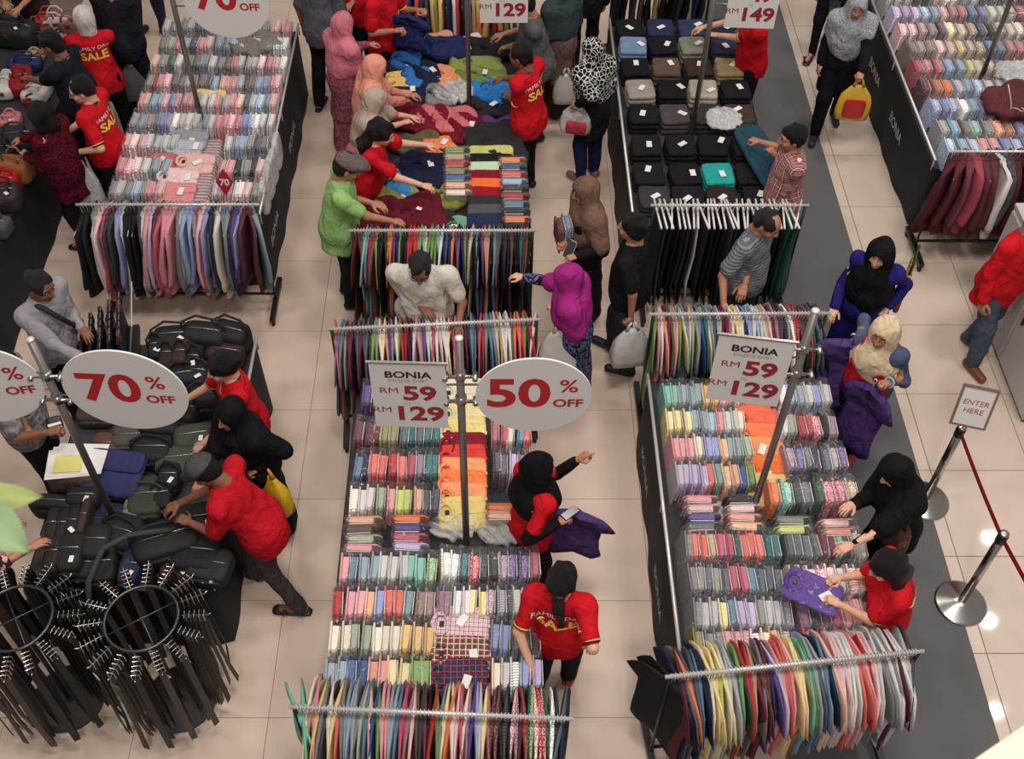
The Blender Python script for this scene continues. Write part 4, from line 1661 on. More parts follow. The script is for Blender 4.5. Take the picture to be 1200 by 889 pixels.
hang_row('bk bk gy lg pp ro ch* ch* pw lg bk bk bk ch lg pk li2 bu# ro pk pk pk gy lg lb pw gy ro pp pw na gy cr sb gy ch pu pw ma# ma# gb', -3.46, -2.01, 7.16, 7.16, 1.21, "the top left table's rail", 'long',
         'long-sleeved shirt', 'hanging_dress_shirt', thin=1.5, length=1.05, swing=8, tug=.12, ends={-1: 25, -2: 20})
hang_row('ma bu br mi sb re br ol bk bk ch or or pu na gr bk bk re re re re gr mi wh ol gr gr mi wh na bl na or br pu na ol ch# tn| bk sb bk pu or tn bk sb br ch* bk ch bk br bk bk te ma br bk', -1.16, .29, 6.84, 6.84, 1.21,
         'the polo rail', 'short', 'polo shirt', 'hanging_polo_shirt', thin=1.35, cat='polo shirt')
hang_row('bk ch bk bk bk bk ch bk wh bk na bk bk bk ch bk bk bk bk na bk bk ch bk bk bk dg dg dg', 1.34, 2.56, 7.15, 7.15, 1.21, 'the trousers rail', 'trousers', 'trousers', 'hanging_trousers', thin=1.0, swing=9, cat='trousers')
hang_row('ma ma bu ro ma ma wh ch* ma bk ma bk bk ma bk bu bk ma bk bk', 4.0, 5.4, 7.86, 7.86, 1.21, 'the far right rail', 'long', 'blouse', 'hanging_blouse', thin=1.2, swing=10, cat='blouse', ends={0: -42, 1: -30, 2: -18})
hang_row('na bl re na ch mu ol am na wh re na sl tn am or am re or gr ma wh', -.96, .22, 10.62, 10.62, 1.21, 'the rail beyond the polo table', 'long', 'garment', 'hanging_jersey', thin=1.3, cat='shirt')
hang_row('bk bk ch br bk tn bk bk ch bk na bk', 1.28, 2.28, 10.95, 10.95, 1.21, 'the rail beyond the trousers table', 'trousers', 'trousers', 'hanging_trousers', thin=1.1, cat='trousers')

# ------------------------------------------------------------------ signs
s1 = sign_stand('grey pole carrying the 50% OFF and RM59 to RM129 signs on the centre table', (-0.202, 4.141), 2.86, .74)
s1x, s1y = s1.location.x, s1.location.y
round_sign(s1, (.42, -.03, 1.67), 0, '50', .335, .325)
price_sign(s1, (-.295, -.03, 1.67), R(-2), '59', '129', head=True)
s2 = sign_stand('grey pole carrying the RM59 to RM129 sign on the right table', (1.787, 4.348), 2.86, .74)
price_sign(s2, (-.30, -.05, 1.67), R(-9), '59', '129')
s3 = sign_stand('grey pole carrying two round 70% OFF signs over the bags', (-2.656, 4.313), 2.66, .72)
round_sign(s3, (.455, -.05, 1.55), R(-3), '70', .372, .36)
round_sign(s3, (-.375, -.05, 1.60), R(6), '70', .345, .335)
s4 = sign_stand('grey pole with a round 70% OFF sign on the top left table', (-2.804, 8.800), 2.80, .74)
round_sign(s4, (.475, -.05, 1.40), R(-3), '70', .375, .37)
s5 = sign_stand('grey pole with the price sign on the polo table', (-0.257, 9.070), 2.80, .74)
price_sign(s5, (.33, -.05, 1.30), 0, '59', '129')
s6 = sign_stand('grey pole with the RM49 to RM149 sign on the trousers table', (1.861, 8.669), 2.80, .74)
price_sign(s6, (.33, -.05, 1.50), R(-3), '49', '149')
s7 = sign_stand('grey pole on the far right shirt table', (4.781, 9.419), 2.80, .74)
price_sign(s7, (.42, -.05, .95), 0, '69', '159')


# ------------------------------------------------------------------ folded goods on the tables
g = 'folded shirts in the middle of the centre table'
ORANGE, PEACHY, YEL, RED_, MAR = (236, 126, 74), (238, 158, 108), (228, 206, 128), (216, 66, 58), (128, 34, 48)
for i, (v, rgb, nm) in enumerate(((455, (226, 216, 188), 'cream'), (482, (224, 210, 160), 'pale yellow'), (500, (228, 206, 134), 'yellow'), (517, MAR, 'maroon'), (530, RED_, 'red'), (543, PEACHY, 'light orange'), (556, ORANGE, 'bright orange'), (568, PEACHY, 'peach orange'), (582, YEL, 'soft yellow'))):
    pos = ((-.245, 5.36), (-.245, 5.16), (-.24, 5.0), (-.238, 4.88), (-.238, 4.78), (-.236, 4.67), (-.235, 4.57), (-.234, 4.47), (-.232, 4.36))[i]
    folded('folded_polo_shirt', '%s folded polo shirt, %s from the back in the stack on the centre table' % (nm, nth(i + 1)), 'polo shirt', (pos[0], pos[1], .80 + .012 * (8 - i)), (.34, .25, .045), R(rng.uniform(-3, 3)), rgb,
           collar=True, tag=False, pitch=R(14), group=g, layers=2)
for i, (u, v, c, lab) in enumerate((((538), 722, 0, 'white shirt with pink and black checks lying folded on the centre table'), (540, 758, 1, 'red and green tartan shirt lying folded on the centre table'), (536, 786, 2, 'navy plaid shirt with red and yellow lines lying folded on the centre table'))):
    rgb, r2, r3 = (((230, 216, 216), (224, 168, 180), (70, 50, 62)), ((182, 40, 46), (30, 98, 76), (226, 214, 196)), ((38, 50, 92), (34, 70, 76), (198, 60, 52)))[i]
    loc = ((-0.222, 3.439, 0.990), (-0.218, 3.239, 0.990), (-0.230, 3.091, 0.990))[i]
    folded('folded_shirt', lab, 'shirt', (loc[0], loc[1], .88 + .0 * i), (.37, .27 if i == 0 else .25, .05), R(-3 + 2 * i), rgb, 'plaid_flat', r2, r3, collar=True, group=g, pitch=R(7), scale=26 if i else 34, layers=2)
    crumple('stack_under_folded_shirt', 'pile of bagged shirts under the %s' % lab.replace(' lying folded on the centre table', ''), 'shirt', (loc[0], loc[1], .742), (.34, .23, .13), cloth((150 - 20 * i, 120, 124)), i, .01, p=6)
g = 'folded shirts in the middle of the right table'
for i, (rgb, nm, xy) in enumerate((((226, 110, 100), 'coral', (1.93, 5.30)), ((232, 110, 84), 'orange red', (1.93, 5.13)), ((236, 128, 84), 'orange', (1.93, 4.98)), ((238, 150, 100), 'light orange', (1.93, 4.86)), ((236, 122, 66), 'bright orange', (1.93, 4.70)), ((236, 204, 120), 'yellow', (1.93, 4.55)))):
    folded('folded_polo_shirt', '%s folded polo shirt, %s from the back in the stack on the right table' % (nm, nth(i + 1)), 'polo shirt', (xy[0], xy[1], .80 + .012 * (5 - i)), (.32, .26, .045), R(rng.uniform(-6, 2)), rgb, collar=True,
           tag=i > 2, pitch=R(14), group=g, layers=2)
for nm, loc, sz, sd in (('crumpled heap of clear plastic bags left of the pole on the centre table', (-0.299, 4.262, 0.900), (.30, .18, .14), 3), ('crumpled heap of clear plastic bags right of the pole on the centre table', (0.041, 4.228, 0.900), (.30, .20, .15), 5),
                        ('bundle of clear plastic bags by the sign pole on the right table', (1.513, 4.362, 0.950), (.30, .16, .13), 8)):
    crumple('plastic_bag_heap', nm, 'plastic bag', (loc[0], loc[1], .76), sz, film('heap_film', clear=.55, nscale=12, bumps=1.0, rough=.22), sd, .05, p=2.5)

# shirts laid flat along the top left table
g = 'dress shirts laid flat on the top left table'
FL = ((245, 110, (234, 204, 120), None, None, 'yellow bagged shirt lying flat on the top left table', .30), (222, 148, (176, 178, 186), 'check', (150, 152, 160), 'grey checked shirt lying flat on the top left table', .36),
      (218, 158, (150, 152, 160), None, None, 'plain grey shirt lying flat on the top left table', .36), (215, 168, (186, 186, 192), 'vstripe', (160, 162, 170), 'pale grey shirt lying flat on the top left table', .34),
      (192, 186, (196, 92, 88), None, None, 'red shirt lying flat on the top left table, half covered', .26), (224, 185, (222, 176, 168), None, None, 'pink shirt with white collar lying flat on the top left table', .34),
      (208, 203, (222, 186, 184), 'vstripe', (236, 214, 208), 'pale pink striped shirt lying flat on the top left table', .36), (202, 218, (204, 122, 122), 'vstripe', (222, 160, 156), 'rose striped shirt lying flat at the front of the top left table', .36))
FLP = ((-2.759, 9.067), (-2.859, 8.562), (-2.852, 8.434), (-2.865, 8.283), (-3.022, 8.087), (-2.724, 8.086), (-2.844, 7.871), (-2.835, 7.684))
for (u, v, rgb, pat, r2, lab, w), xy in zip(FL, FLP):
    folded('folded_dress_shirt', lab, 'shirt', (xy[0], xy[1], .87), (w, .24, .045), R(-4), rgb, pat, r2, scale=60, collar=True, group=g, pitch=R(8))
mb = MB().soft_box((0, 0, .065), (.42, 1.0, .13), (6, 10, 3), 8, .012, 4)
part('shirt_stack', mb, cloth((150, 120, 122), 'vstripe', (196, 176, 176), scale=24), None, True, loc=(-2.745, 8.03, .742), label='stack of boxed shirts down the middle of the top left table', cat='shirt')
t = thing('percent_tag', 'small red diamond-shaped sale tag on the top left table', 'sign', ((-2.354, 7.601)[0], (-2.354, 7.601)[1], .98))
part('card', MB().prism([(0, -.13), (.075, 0), (0, .13), (-.075, 0)], -.004, .004), plain('red_card', (168, 24, 44), .6), t, rot=(R(75), 0, 0), loc=(0, 0, .1))
vs, fs = text_geo('70', .085, bold=.002)
part('lettering', MB().add([(a, b, .0055) for a, b, c in vs], fs), M_PAPER, t, rot=(R(75), R(0), R(0)), loc=(0, 0, .1))
crumple('draped_grey_shirt', 'grey shirt draped over the far right corner of the top left table', 'shirt', ((-2.424, 9.932)[0], (-2.424, 9.932)[1], .88), (.55, .34, .10), cloth((128, 122, 116)), 9, .05, R(25))
for i, (xy, hgt) in enumerate((((-2.03, 8.35), .0), ((-2.04, 8.12), 0), ((-2.05, 7.92), 0), ((-2.06, 7.72), 0))):
    crumple('hanging_plastic_sleeve', 'empty clear plastic sleeve hanging over the table edge rail, %s from the far end' % nth(i + 1), 'plastic bag', (xy[0], xy[1], .66), (.07, .22, .34), film('heap_film'), 20 + i, .02, p=4)

# polo table: heaps, each its own garment.  centre, size, colour
g = 'polo shirts heaped on the polo table'
HEAPS = [
    ((-0.814, 10.132), (.36, .26, .09), (34, 44, 92), 'navy rumpled polo shirt near the far left of the polo table'),
    ((-0.470, 10.039), (.34, .26, .12), (36, 44, 86), 'navy and blue rumpled polo shirt left of the pole'),
    ((-0.572, 10.225), (.24, .2, .06), (206, 150, 120), 'peach polo shirt at the far end of the polo table'),
    ((-0.316, 10.163), (.3, .2, .06), (206, 200, 196), 'white polo shirt left of the pole on the polo table'),
    ((-0.026, 10.070), (.44, .3, .10), (40, 38, 42), 'black rumpled polo shirt right of the pole'),
    ((-0.912, 9.827), (.26, .22, .09), (44, 92, 156), 'bright blue folded polo shirt at the left edge'),
    ((-0.947, 9.679), (.34, .2, .05), (30, 30, 38), 'black folded polo shirt behind the yellow one'),
    ((-0.961, 9.475), (.22, .26, .08), (220, 178, 100), 'yellow polo shirt at the left edge of the polo table'),
    ((-0.812, 9.533), (.22, .26, .09), (50, 112, 176), 'sky blue polo shirt beside the yellow one'),
    ((-0.669, 9.562), (.2, .28, .10), (34, 40, 62), 'dark navy polo shirt with a white tag'),
    ((-0.499, 9.533), (.3, .32, .08), (232, 150, 104), 'peach orange polo shirt with a red emblem'),
    ((-0.197, 9.738), (.46, .2, .10), (136, 150, 82), 'olive green polo shirt farthest back in its heap'),
    ((-0.152, 9.533), (.46, .2, .10), (116, 130, 66), 'moss green polo shirt in the middle of its heap'),
    ((-0.126, 9.389), (.42, .2, .08), (156, 170, 94), 'light olive polo shirt at the front of its heap'),
    ((-0.025, 9.304), (.40, .26, .10), (46, 120, 190), 'vivid blue polo shirt right of the pole'),
    ((-0.858, 9.276), (.44, .2, .08), (30, 34, 56), 'navy folded polo shirt at the left of the polo table'),
    ((-0.818, 9.137), (.42, .18, .05), (26, 26, 32), 'black folded polo shirt with a red and white tag'),
    ((-0.549, 9.248), (.24, .26, .09), (128, 126, 128), 'grey polo shirt behind the silver bags'),
    ((-0.074, 9.054), (.40, .2, .07), (44, 44, 48), 'charcoal polo shirt right of the pole'),
    ((-0.725, 8.892), (.46, .30, .08), (118, 26, 44), 'burgundy polo shirt spread at the left edge'),
    ((-0.480, 8.865), (.5, .30, .09), (206, 110, 116), 'pink and red shaded polo shirt spread in the middle'),
    ((-0.282, 8.732), (.34, .34, .08), (112, 24, 40), 'dark red polo shirt right of the pink one'),
    ((-0.089, 8.838), (.42, .1, .06), (92, 60, 120), 'purple folded polo shirt'),
    ((-0.780, 8.524), (.40, .18, .08), (96, 92, 66), 'olive brown polo shirt in front of the pink one'),
    ((-0.523, 8.435), (.24, .22, .08), (232, 128, 78), 'orange polo shirt beside the stacked bags'),
    ((-0.637, 8.322), (.3, .14, .07), (86, 40, 40), 'brown red polo shirt under reaching hands'),
    ((-0.008, 8.448), (.46, .50, .12), (46, 45, 48), 'large charcoal polo shirt thrown over the folded row'),
    ((-0.643, 8.076), (.42, .36, .14), (28, 34, 56), 'tall pile of navy polo shirts'),
    ((-0.467, 8.173), (.22, .14, .08), (58, 128, 190), 'small sky blue polo shirt by the outstretched arm'),
    ((-0.835, 7.919), (.22, .34, .10), (62, 128, 186), 'light blue polo shirt under the red sleeve'),
    ((-0.889, 7.651), (.34, .3, .09), (134, 142, 74), 'olive polo shirt under the red sleeve'),
    ((-0.426, 7.790), (.30, .28, .08), (140, 142, 70), 'olive polo shirt beside the striped stack'),
    ((-1.033, 7.447), (.40, .34, .12), (88, 24, 36), 'burgundy polo shirt held by the man in green'),
    ((-0.700, 7.469), (.42, .36, .13), (98, 26, 40), 'burgundy polo shirt heap with white tags'),
    ((-0.505, 7.447), (.26, .2, .07), (48, 46, 48), 'black printed polo shirt'),
    ((-0.295, 7.336), (.22, .2, .08), (112, 156, 128), 'mint striped polo shirt at the front'),
    ((-0.411, 7.270), (.2, .14, .06), (66, 84, 74), 'dark green polo shirt at the front'),
]
for i, (xy, sz, rgb, lab) in enumerate(HEAPS):
    o = crumple('polo_shirt', lab, 'polo shirt', (xy[0], xy[1], .745 + .002 * (i % 5)), (sz[0] * 1.2, sz[1] * 1.35, sz[2] * .8 + .02), cloth(rgb), i, .04, R(rng.uniform(-25, 25)), g, p=5.5, freq=8)
    # the collar that shows on top of each
    pts = [(-.08 + .05 * math.cos(t), .06 * math.sin(t), sz[2] * .8 + .018 + .006 * math.cos(2 * t)) for t in [math.pi * (.2 + 1.6 * j / 8) for j in range(9)]]
    part('collar', MB().tube(pts, .012, 6), cloth(tuple(max(6, int(c * .75)) for c in rgb)), o, True)
    if i % 3 == 0:
        tag_on(o, .05, .02, sz[2] * .8 + .032, rng.uniform(-1, 1))
g = 'polo shirts folded in a row on the polo table'
ROWS = (((172), (192, 192, 110), 'yellow-green'), (181, (30, 30, 32), 'black'), (190, (190, 214, 176), 'pale mint'), (199, (132, 24, 38), 'crimson'), (208, (236, 112, 56), 'orange'), (217, (148, 28, 40), 'dark crimson'), (227, (52, 50, 54), 'charcoal'), (238, (82, 82, 86), 'grey'), (252, (40, 46, 76), 'navy'))
for i, (v, rgb, nm) in enumerate(ROWS):
    y = 8.30 - i * .115
    folded('folded_polo_shirt', '%s folded polo shirt, %s from the back in the row on the polo table' % (nm, nth(i + 1)), 'polo shirt', (-.045, y, .80 - .002 * i), (.42, .17, .075), R(rng.uniform(-2, 2)), rgb, tag=False, layers=2, pitch=R(12), group=g)
for i in range(9):
    c = 'or bl co lb ch re sb na or'.split()[i]
    bagged(c, (.15 + .004 * i, 8.2 - i * .1, .75), '%s bagged polo shirt, %s along the right edge of the polo table' % (dye(c)[0], nth(i + 1)), 'bagged polo shirts along the polo table edge', rz=R(-90), tilt=R(25), name='bagged_polo_shirt')
for i in range(7):
    c = 'gr tn re ol bl pe cr'.split()[i]
    bagged(c, (-.36 + .004 * i, 8.35 - i * .1, .75), '%s bagged polo shirt, %s along the middle of the polo table' % (dye(c)[0], nth(i + 1)), 'bagged polo shirts along the polo table middle', rz=R(-90), tilt=R(25), name='bagged_polo_shirt')
crumple('plastic_bag_heap', 'heap of silver plastic bags left of the pole on the polo table', 'plastic bag', ((-0.408, 9.276)[0], (-0.408, 9.276)[1], .80), (.36, .3, .1), film('heap_film'), 31, .05, p=2.5)

# trousers in piles, four across
g = 'folded trousers in piles on the trousers table'
JEAN, BLK, CHR, BRN, KHA, STN = (70, 90, 122), (28, 27, 30), (60, 57, 60), (66, 54, 48), (150, 132, 96), (160, 150, 136)
GRID = [(30, [((740), BLK), (774, (44, 50, 78)), (806, (52, 58, 84)), (838, (40, 46, 70))]),
        (50, [(748, (112, 136, 164)), (779, BLK), (810, (126, 124, 110)), (843, (50, 54, 76))]),
        (76, [(746, BLK), (782, (92, 78, 66)), (818, (60, 44, 38)), (852, KHA)]),
        (104, [(749, (150, 142, 128)), (787, BLK), (824, (172, 162, 146)), (861, (30, 28, 30))]),
        (136, [(757, BLK), (794, (74, 68, 68)), (832, (56, 50, 48)), (866, (70, 54, 48))]),
        (176, [(763, (32, 31, 33)), (802, (30, 29, 31)), (838, (27, 26, 28)), (870, (32, 31, 34))]),
        (212, [(768, (30, 29, 31)), (808, (26, 25, 27)), (848, (40, 156, 148)), (880, (30, 29, 31))]),
        (236, [(770, (58, 56, 58)), (812, (30, 29, 31)), (852, (48, 38, 36)), (884, (28, 28, 30))])]
ys = [10.32, 10.0, 9.62, 9.25, 8.85, 8.38, 8.0, 7.68]
xs4 = [1.40, 1.71, 2.02, 2.33]
NAMES = {}
for r, (v, cols) in enumerate(GRID):
    for cidx, (u, rgb) in enumerate(cols):
        lum = sum(rgb) / 3
        nm = 'black' if lum < 34 else 'charcoal' if lum < 52 and abs(rgb[2] - rgb[0]) < 12 else 'teal' if rgb[1] > 140 and rgb[0] < 60 else 'dark blue denim' if rgb[2] > rgb[0] + 15 and lum < 75 else 'pale blue denim' if rgb[2] > rgb[0] + 15 else 'brown' if lum < 70 and rgb[0] > rgb[2] + 8 else 'khaki' if rgb[0] > rgb[2] + 40 else 'stone' if lum > 110 else 'dark grey'
        folded('folded_trousers', '%s folded trousers, row %s from front, %s from left on the trousers table' % (nm, nth(8 - r).replace(' ', '-'), nth(cidx + 1)), 'trousers',
               (xs4[cidx] + rng.uniform(-.015, .015), ys[r], .742), (.285, .30, .15 if r < 6 else .12), R(rng.uniform(-4, 4)), rgb, tag=True, layers=3, group=g)
tr = thing('teal_trousers', 'dark teal trousers pulled off the pile by the man in the plaid shirt', 'trousers', (2.42, 8.15, .90), R(12))
mb = MB().soft_box((0, 0, .03), (.30, .95, .05), (8, 16, 2), 5, .02, 77, freq=5)
part('folded_cloth', mb, cloth((38, 72, 86)), tr, True)
crumple('plastic_bag_heap', 'clear plastic bag lying on the trousers table', 'plastic bag', (2.15, 8.72, .90), (.3, .3, .08), film('heap_film'), 41, .05, p=2.5)

# loose blouse and bags on the far right table
bl = crumple('maroon_blouse', 'maroon blouse with a white hanger thrown on the far right table', 'blouse', ((4.855, 8.795)[0], (4.855, 8.795)[1], .99), (.55, .5, .12), cloth((98, 52, 54)), 12, .06, .4)
part('hanger', hanger_geo('arm'), M_WHITE, bl, True, loc=(-.1, -.2, .14), rot=(R(80), 0, R(30)))
crumple('plastic_bag_heap', 'clear plastic bag beside the maroon blouse on the far right table', 'plastic bag', ((4.976, 9.344)[0] + .1, (4.976, 9.344)[1], .98), (.4, .3, .1), film('heap_film'), 43, .05, p=2.5)


# ------------------------------------------------------------------ bags, wallets and belts
M_LEATHER = plain('black_leather', (26, 25, 26), .45, bump=.25, nscale=90)
M_NYLON = plain('dark_nylon', (34, 35, 37), .7, bump=.3, nscale=120)
M_ZIP = plain('zip_metal', (150, 148, 146), .3, .9)


def bag_mat(rgb, gloss=.68):
    return plain('bag_%d_%d_%d' % rgb, rgb, gloss, bump=.5, nscale=26, noise=.2, spec=.3)


def bag(label, loc, size, rz=0.0, rgb=(30, 29, 30), kind='pouch', lay=0.0, tagc=True, group='bags on the bag table'):
    """soft case: body, zip round its shoulder, front pocket, strap or handles and a small badge"""
    w, d, h = size
    o = thing('bag' if kind != 'wallet' else 'wallet', label, 'bag', loc, rz, group)
    o.rotation_euler = (lay, 0, rz)
    m = bag_mat(rgb)
    part('body', MB().soft_box((0, 0, h / 2), (w, d, h), (6, 5, 6), 5, .006, rng.randrange(999)), m, o, True)
    part('zip', MB().tube([(-w * .42, 0, h * .93), (-w * .3, 0, h * 1.0), (0, 0, h * 1.01), (w * .3, 0, h * 1.0), (w * .42, 0, h * .93)], .005, 5), M_ZIP, o, True)
    if kind in ('pouch', 'case'):
        part('pocket', MB().soft_box((0, -d * .5, h * .42), (w * .8, .03, h * .6), (4, 2, 4), 5), m, o, True)
        part('badge', MB().lathe([(.012, -.002), (.012, .002)], (0, 0, 0), 10), M_ZIP, o, loc=(0, -d * .5 - .017, h * .62), rot=(R(90), 0, 0))
    if kind in ('pouch', 'tote'):
        s = [(-w * .48, 0, h * .8), (-w * .5, .03, h * 1.05), (-w * .2, .08, h * 1.18), (w * .25, .06, h * 1.16), (w * .5, .02, h * 1.02), (w * .48, 0, h * .8)]
        part('strap', MB().tube(s, .011, 6), m, o, True)
    if kind == 'handbag':
        for yy in (-.03, .03):
            hp = [(-w * .25, yy, h * .92), (-w * .24, yy * 1.6, h * 1.22), (-w * .1, yy * 2, h * 1.42), (w * .1, yy * 2, h * 1.42), (w * .24, yy * 1.6, h * 1.22), (w * .25, yy, h * .92)]
            part('handle', MB().tube(hp, .010, 6), m, o, True)
        part('clasp', MB().box((0, -d * .52, h * .72), (.05, .012, .035)), plain('gold_clasp', (190, 150, 90), .3, .9), o)
    if tagc:
        part('price_tag', MB().box((w * .2, -d * .3, h + .008), (.03, .05, .003), Matrix.Rotation(rng.uniform(-1, 1), 3, 'Z')), M_PAPER, o)
    return o


BK = (29, 28, 30)
BAGS = [
    ((-2.512, 5.920), (.34, .22, .26), 5, BK, 'tote', 'black leather bag at the far edge of the bag table'),
    ((-2.283, 5.947), (.36, .22, .28), -8, (32, 31, 33), 'tote', 'large black leather bag at the far right corner'),
    ((-2.086, 5.974), (.30, .22, .26), -15, (28, 28, 30), 'tote', 'black shoulder bag hooked on the corner rail'),
    ((-2.642, 5.830), (.12, .26, .24), 8, BK, 'pouch', 'narrow black bag behind the round sign'),
    ((-2.539, 5.742), (.12, .28, .24), 5, (34, 30, 30), 'pouch', 'black zip bag, second in the upper row'),
    ((-2.436, 5.759), (.13, .28, .24), 0, (52, 34, 32), 'pouch', 'dark brown zip bag in the upper row'),
    ((-2.322, 5.706), (.12, .28, .24), -5, BK, 'pouch', 'black zip bag beside the brown one'),
    ((-2.115, 5.812), (.3, .2, .2), -10, (56, 34, 30), 'case', 'brown leather bag under the corner bag'),
    ((-2.386, 5.551), (.22, .2, .22), 12, (31, 30, 32), 'pouch', 'black bag left of the woman in red polo'),
    ((-2.287, 5.585), (.2, .24, .22), -6, (30, 30, 33), 'pouch', 'black quilted bag left of the woman in red polo'),
    ((-2.211, 5.365), (.22, .22, .2), 4, (38, 38, 40), 'pouch', 'charcoal bag with a silver buckle beside the woman in red polo'),
    ((-2.331, 5.250), (.24, .24, .2), -12, (33, 32, 33), 'pouch', 'black bag behind the edge of the round sign'),
    ((-2.221, 5.018), (.3, .22, .16), 10, (64, 62, 52), 'case', 'olive grey bag in front of the woman in black'),
    ((-2.291, 4.824), (.36, .26, .14), 8, (70, 68, 54), 'case', 'khaki soft case beside the grey cap'),
    ((-2.509, 4.901), (.3, .24, .16), 0, (28, 28, 31), 'pouch', 'black mesh bag under the round sign'),
    ((-2.333, 4.658), (.16, .22, .16), 0, (27, 27, 29), 'pouch', 'small black bag with silver ring'),
    ((-2.360, 4.511), (.14, .26, .14), 10, (25, 25, 28), 'pouch', 'slim black bag with a white tag'),
    ((-3.096, 4.418), (.34, .12, .18), -4, (27, 26, 27), 'case', 'black briefcase behind the green leaf'),
    ((-2.891, 4.453), (.24, .16, .2), 0, BK, 'case', 'short black case near the papers'),
    ((-3.030, 4.207), (.09, .30, .22), 6, (31, 28, 28), 'case', 'black case, first of the upright row by the leaf'),
    ((-2.960, 4.207), (.09, .30, .22), 4, (26, 25, 26), 'case', 'black case, second of the upright row by the leaf'),
    ((-2.895, 4.228), (.09, .30, .22), 2, (29, 28, 30), 'case', 'black case, third of the upright row by the leaf'),
    ((-2.831, 4.276), (.07, .32, .22), 0, (58, 40, 36), 'case', 'brown case ending the upright row by the leaf'),
    ((-2.973, 3.984), (.12, .32, .22), 5, (40, 31, 28), 'case', 'dark brown upright bag above the left belt rack'),
    ((-2.864, 4.004), (.2, .32, .22), 3, (30, 29, 29), 'case', 'wide black bag above the left belt rack'),
    ((-2.712, 4.091), (.2, .28, .2), 0, (33, 31, 30), 'case', 'square black bag left of the messenger strap'),
    ((-2.715, 4.311), (.3, .3, .1), -8, (30, 34, 52), 'case', 'dark navy flat bag at the foot of the sign pole'),
    ((-2.578, 4.193), (.28, .28, .16), -18, (27, 28, 30), 'pouch', 'black square messenger bag with a round badge'),
    ((-2.472, 4.504), (.25, .34, .14), 6, (56, 58, 46), 'pouch', 'olive green messenger bag with a round badge'),
    ((-2.254, 4.118), (.46, .30, .2), 20, (33, 32, 33), 'pouch', 'long black sling bag in front of the man in the cap'),
    ((-2.068, 4.311), (.36, .26, .14), 10, (36, 36, 34), 'case', 'black bag under the hands of the man in the cap'),
    ((-2.032, 4.037), (.34, .3, .16), -5, (26, 26, 28), 'case', 'black bag beside the table edge rail'),
    ((-1.932, 3.852), (.3, .26, .14), -10, (40, 40, 38), 'case', 'grey black pouch at the front right corner'),
    ((-2.464, 3.852), (.14, .3, .12), -4, (38, 42, 70), 'case', 'navy blue pouch behind the right belt rack'),
    ((-2.662, 3.826), (.2, .3, .14), 8, (32, 29, 28), 'case', 'black pouch between the belt racks'),
    ((-2.781, 3.711), (.2, .24, .14), -6, (30, 28, 28), 'case', 'black pouch at the front edge of the bag table'),
    ((-2.140, 3.905), (.26, .2, .1), 0, (62, 34, 30), 'case', 'reddish brown pouch behind the right belt rack'),
    ((-2.554, 4.382), (.12, .22, .12), 0, (110, 108, 108), 'case', 'clear and grey pouch at the foot of the sign pole'),
    ((-2.883, 4.994), (.2, .2, .08), 0, (96, 60, 48), 'case', 'brown wallet case behind the papers'),
    ((-2.697, 5.057), (.3, .2, .1), 4, (74, 68, 66), 'case', 'grey soft case under the lower edge of the round sign'),
    ((-2.493, 5.137), (.3, .2, .16), -4, (30, 29, 32), 'case', 'black case hidden behind the round sign, right side'),
    ((-2.775, 5.424), (.3, .24, .18), 6, (28, 28, 30), 'tote', 'black tote hidden behind the round sign, middle'),
    ((-3.003, 5.299), (.3, .24, .12), 0, (60, 52, 50), 'case', 'brown grey case hidden behind the round sign, left side'),
    ((-2.607, 5.551), (.28, .22, .18), -8, (32, 30, 32), 'tote', 'black tote above the round sign, right side'),
]
for i, (xy, sz, a, rgb, kd, lab) in enumerate(BAGS):
    y = max(xy[1], 3.95)
    bag(lab, (xy[0], y, .722), sz, R(a), rgb, kd, tagc=i % 3 == 0)
nb = thing('laptop_sleeve', 'large navy blue flat laptop sleeve on the bag table', 'bag', ((-2.721, 4.659)[0], (-2.721, 4.659)[1], .86), R(-8))
nb.rotation_euler = (R(12), 0, R(-8))
part('body', MB().soft_box((0, 0, .02), (.44, .36, .04), (6, 6, 2), 7, .004, 3), bag_mat((44, 48, 92), .75), nb, True)
part('flap', MB().soft_box((0, .09, .045), (.43, .17, .012), (6, 3, 2), 7), bag_mat((40, 44, 86), .75), nb, True)
bag('black bag carrying the navy laptop sleeve', ((-2.716, 4.637)[0], (-2.716, 4.637)[1], .722), (.4, .3, .15), 0, (28, 28, 32), 'case', tagc=False)
st = thing('strap_coil', 'grey-green webbing strap curling over the black bags', 'strap', ((-2.397, 3.994)[0], (-2.397, 3.994)[1], .722))
part('webbing', MB().tube([(-.28, -.42, .03), (-.27, -.25, .22), (-.2, -.05, .3), (-.05, .06, .29), (.1, .12, .24), (.2, .16, .2)], .022, 6), bag_mat((58, 58, 52), .8), st, True)

# papers on the bag table
px_, py_ = (-3.011, 4.711)
for i, (dx, dy, a, lab) in enumerate(((0, 0, .12, 'bottom sheet'), (.02, .015, .05, 'second sheet'), (.05, .03, -.02, 'third sheet'))):
    part('paper_sheet', MB().box((0, 0, 0), (.36, .26, .004)), M_PAPER, None, loc=(px_ + dx, py_ + dy, .93 + .005 * i), rot=(0, 0, a), label='white paper form on the bag table, %s of the pile' % lab, cat='paper', group='papers on the bag table')
part('yellow_note', MB().box((0, 0, 0), (.2, .15, .004)), plain('yellow_paper', (214, 206, 120), .8), None, loc=(px_ - .02, py_ - .02, .947), rot=(0, 0, .06), label='yellow order pad on top of the white papers', cat='paper')
crumple('paper_underlay', 'stack of catalogues under the white papers', 'paper', (px_, py_, .722), (.36, .28, .205), cloth((90, 70, 66)), 5, .004, p=8)

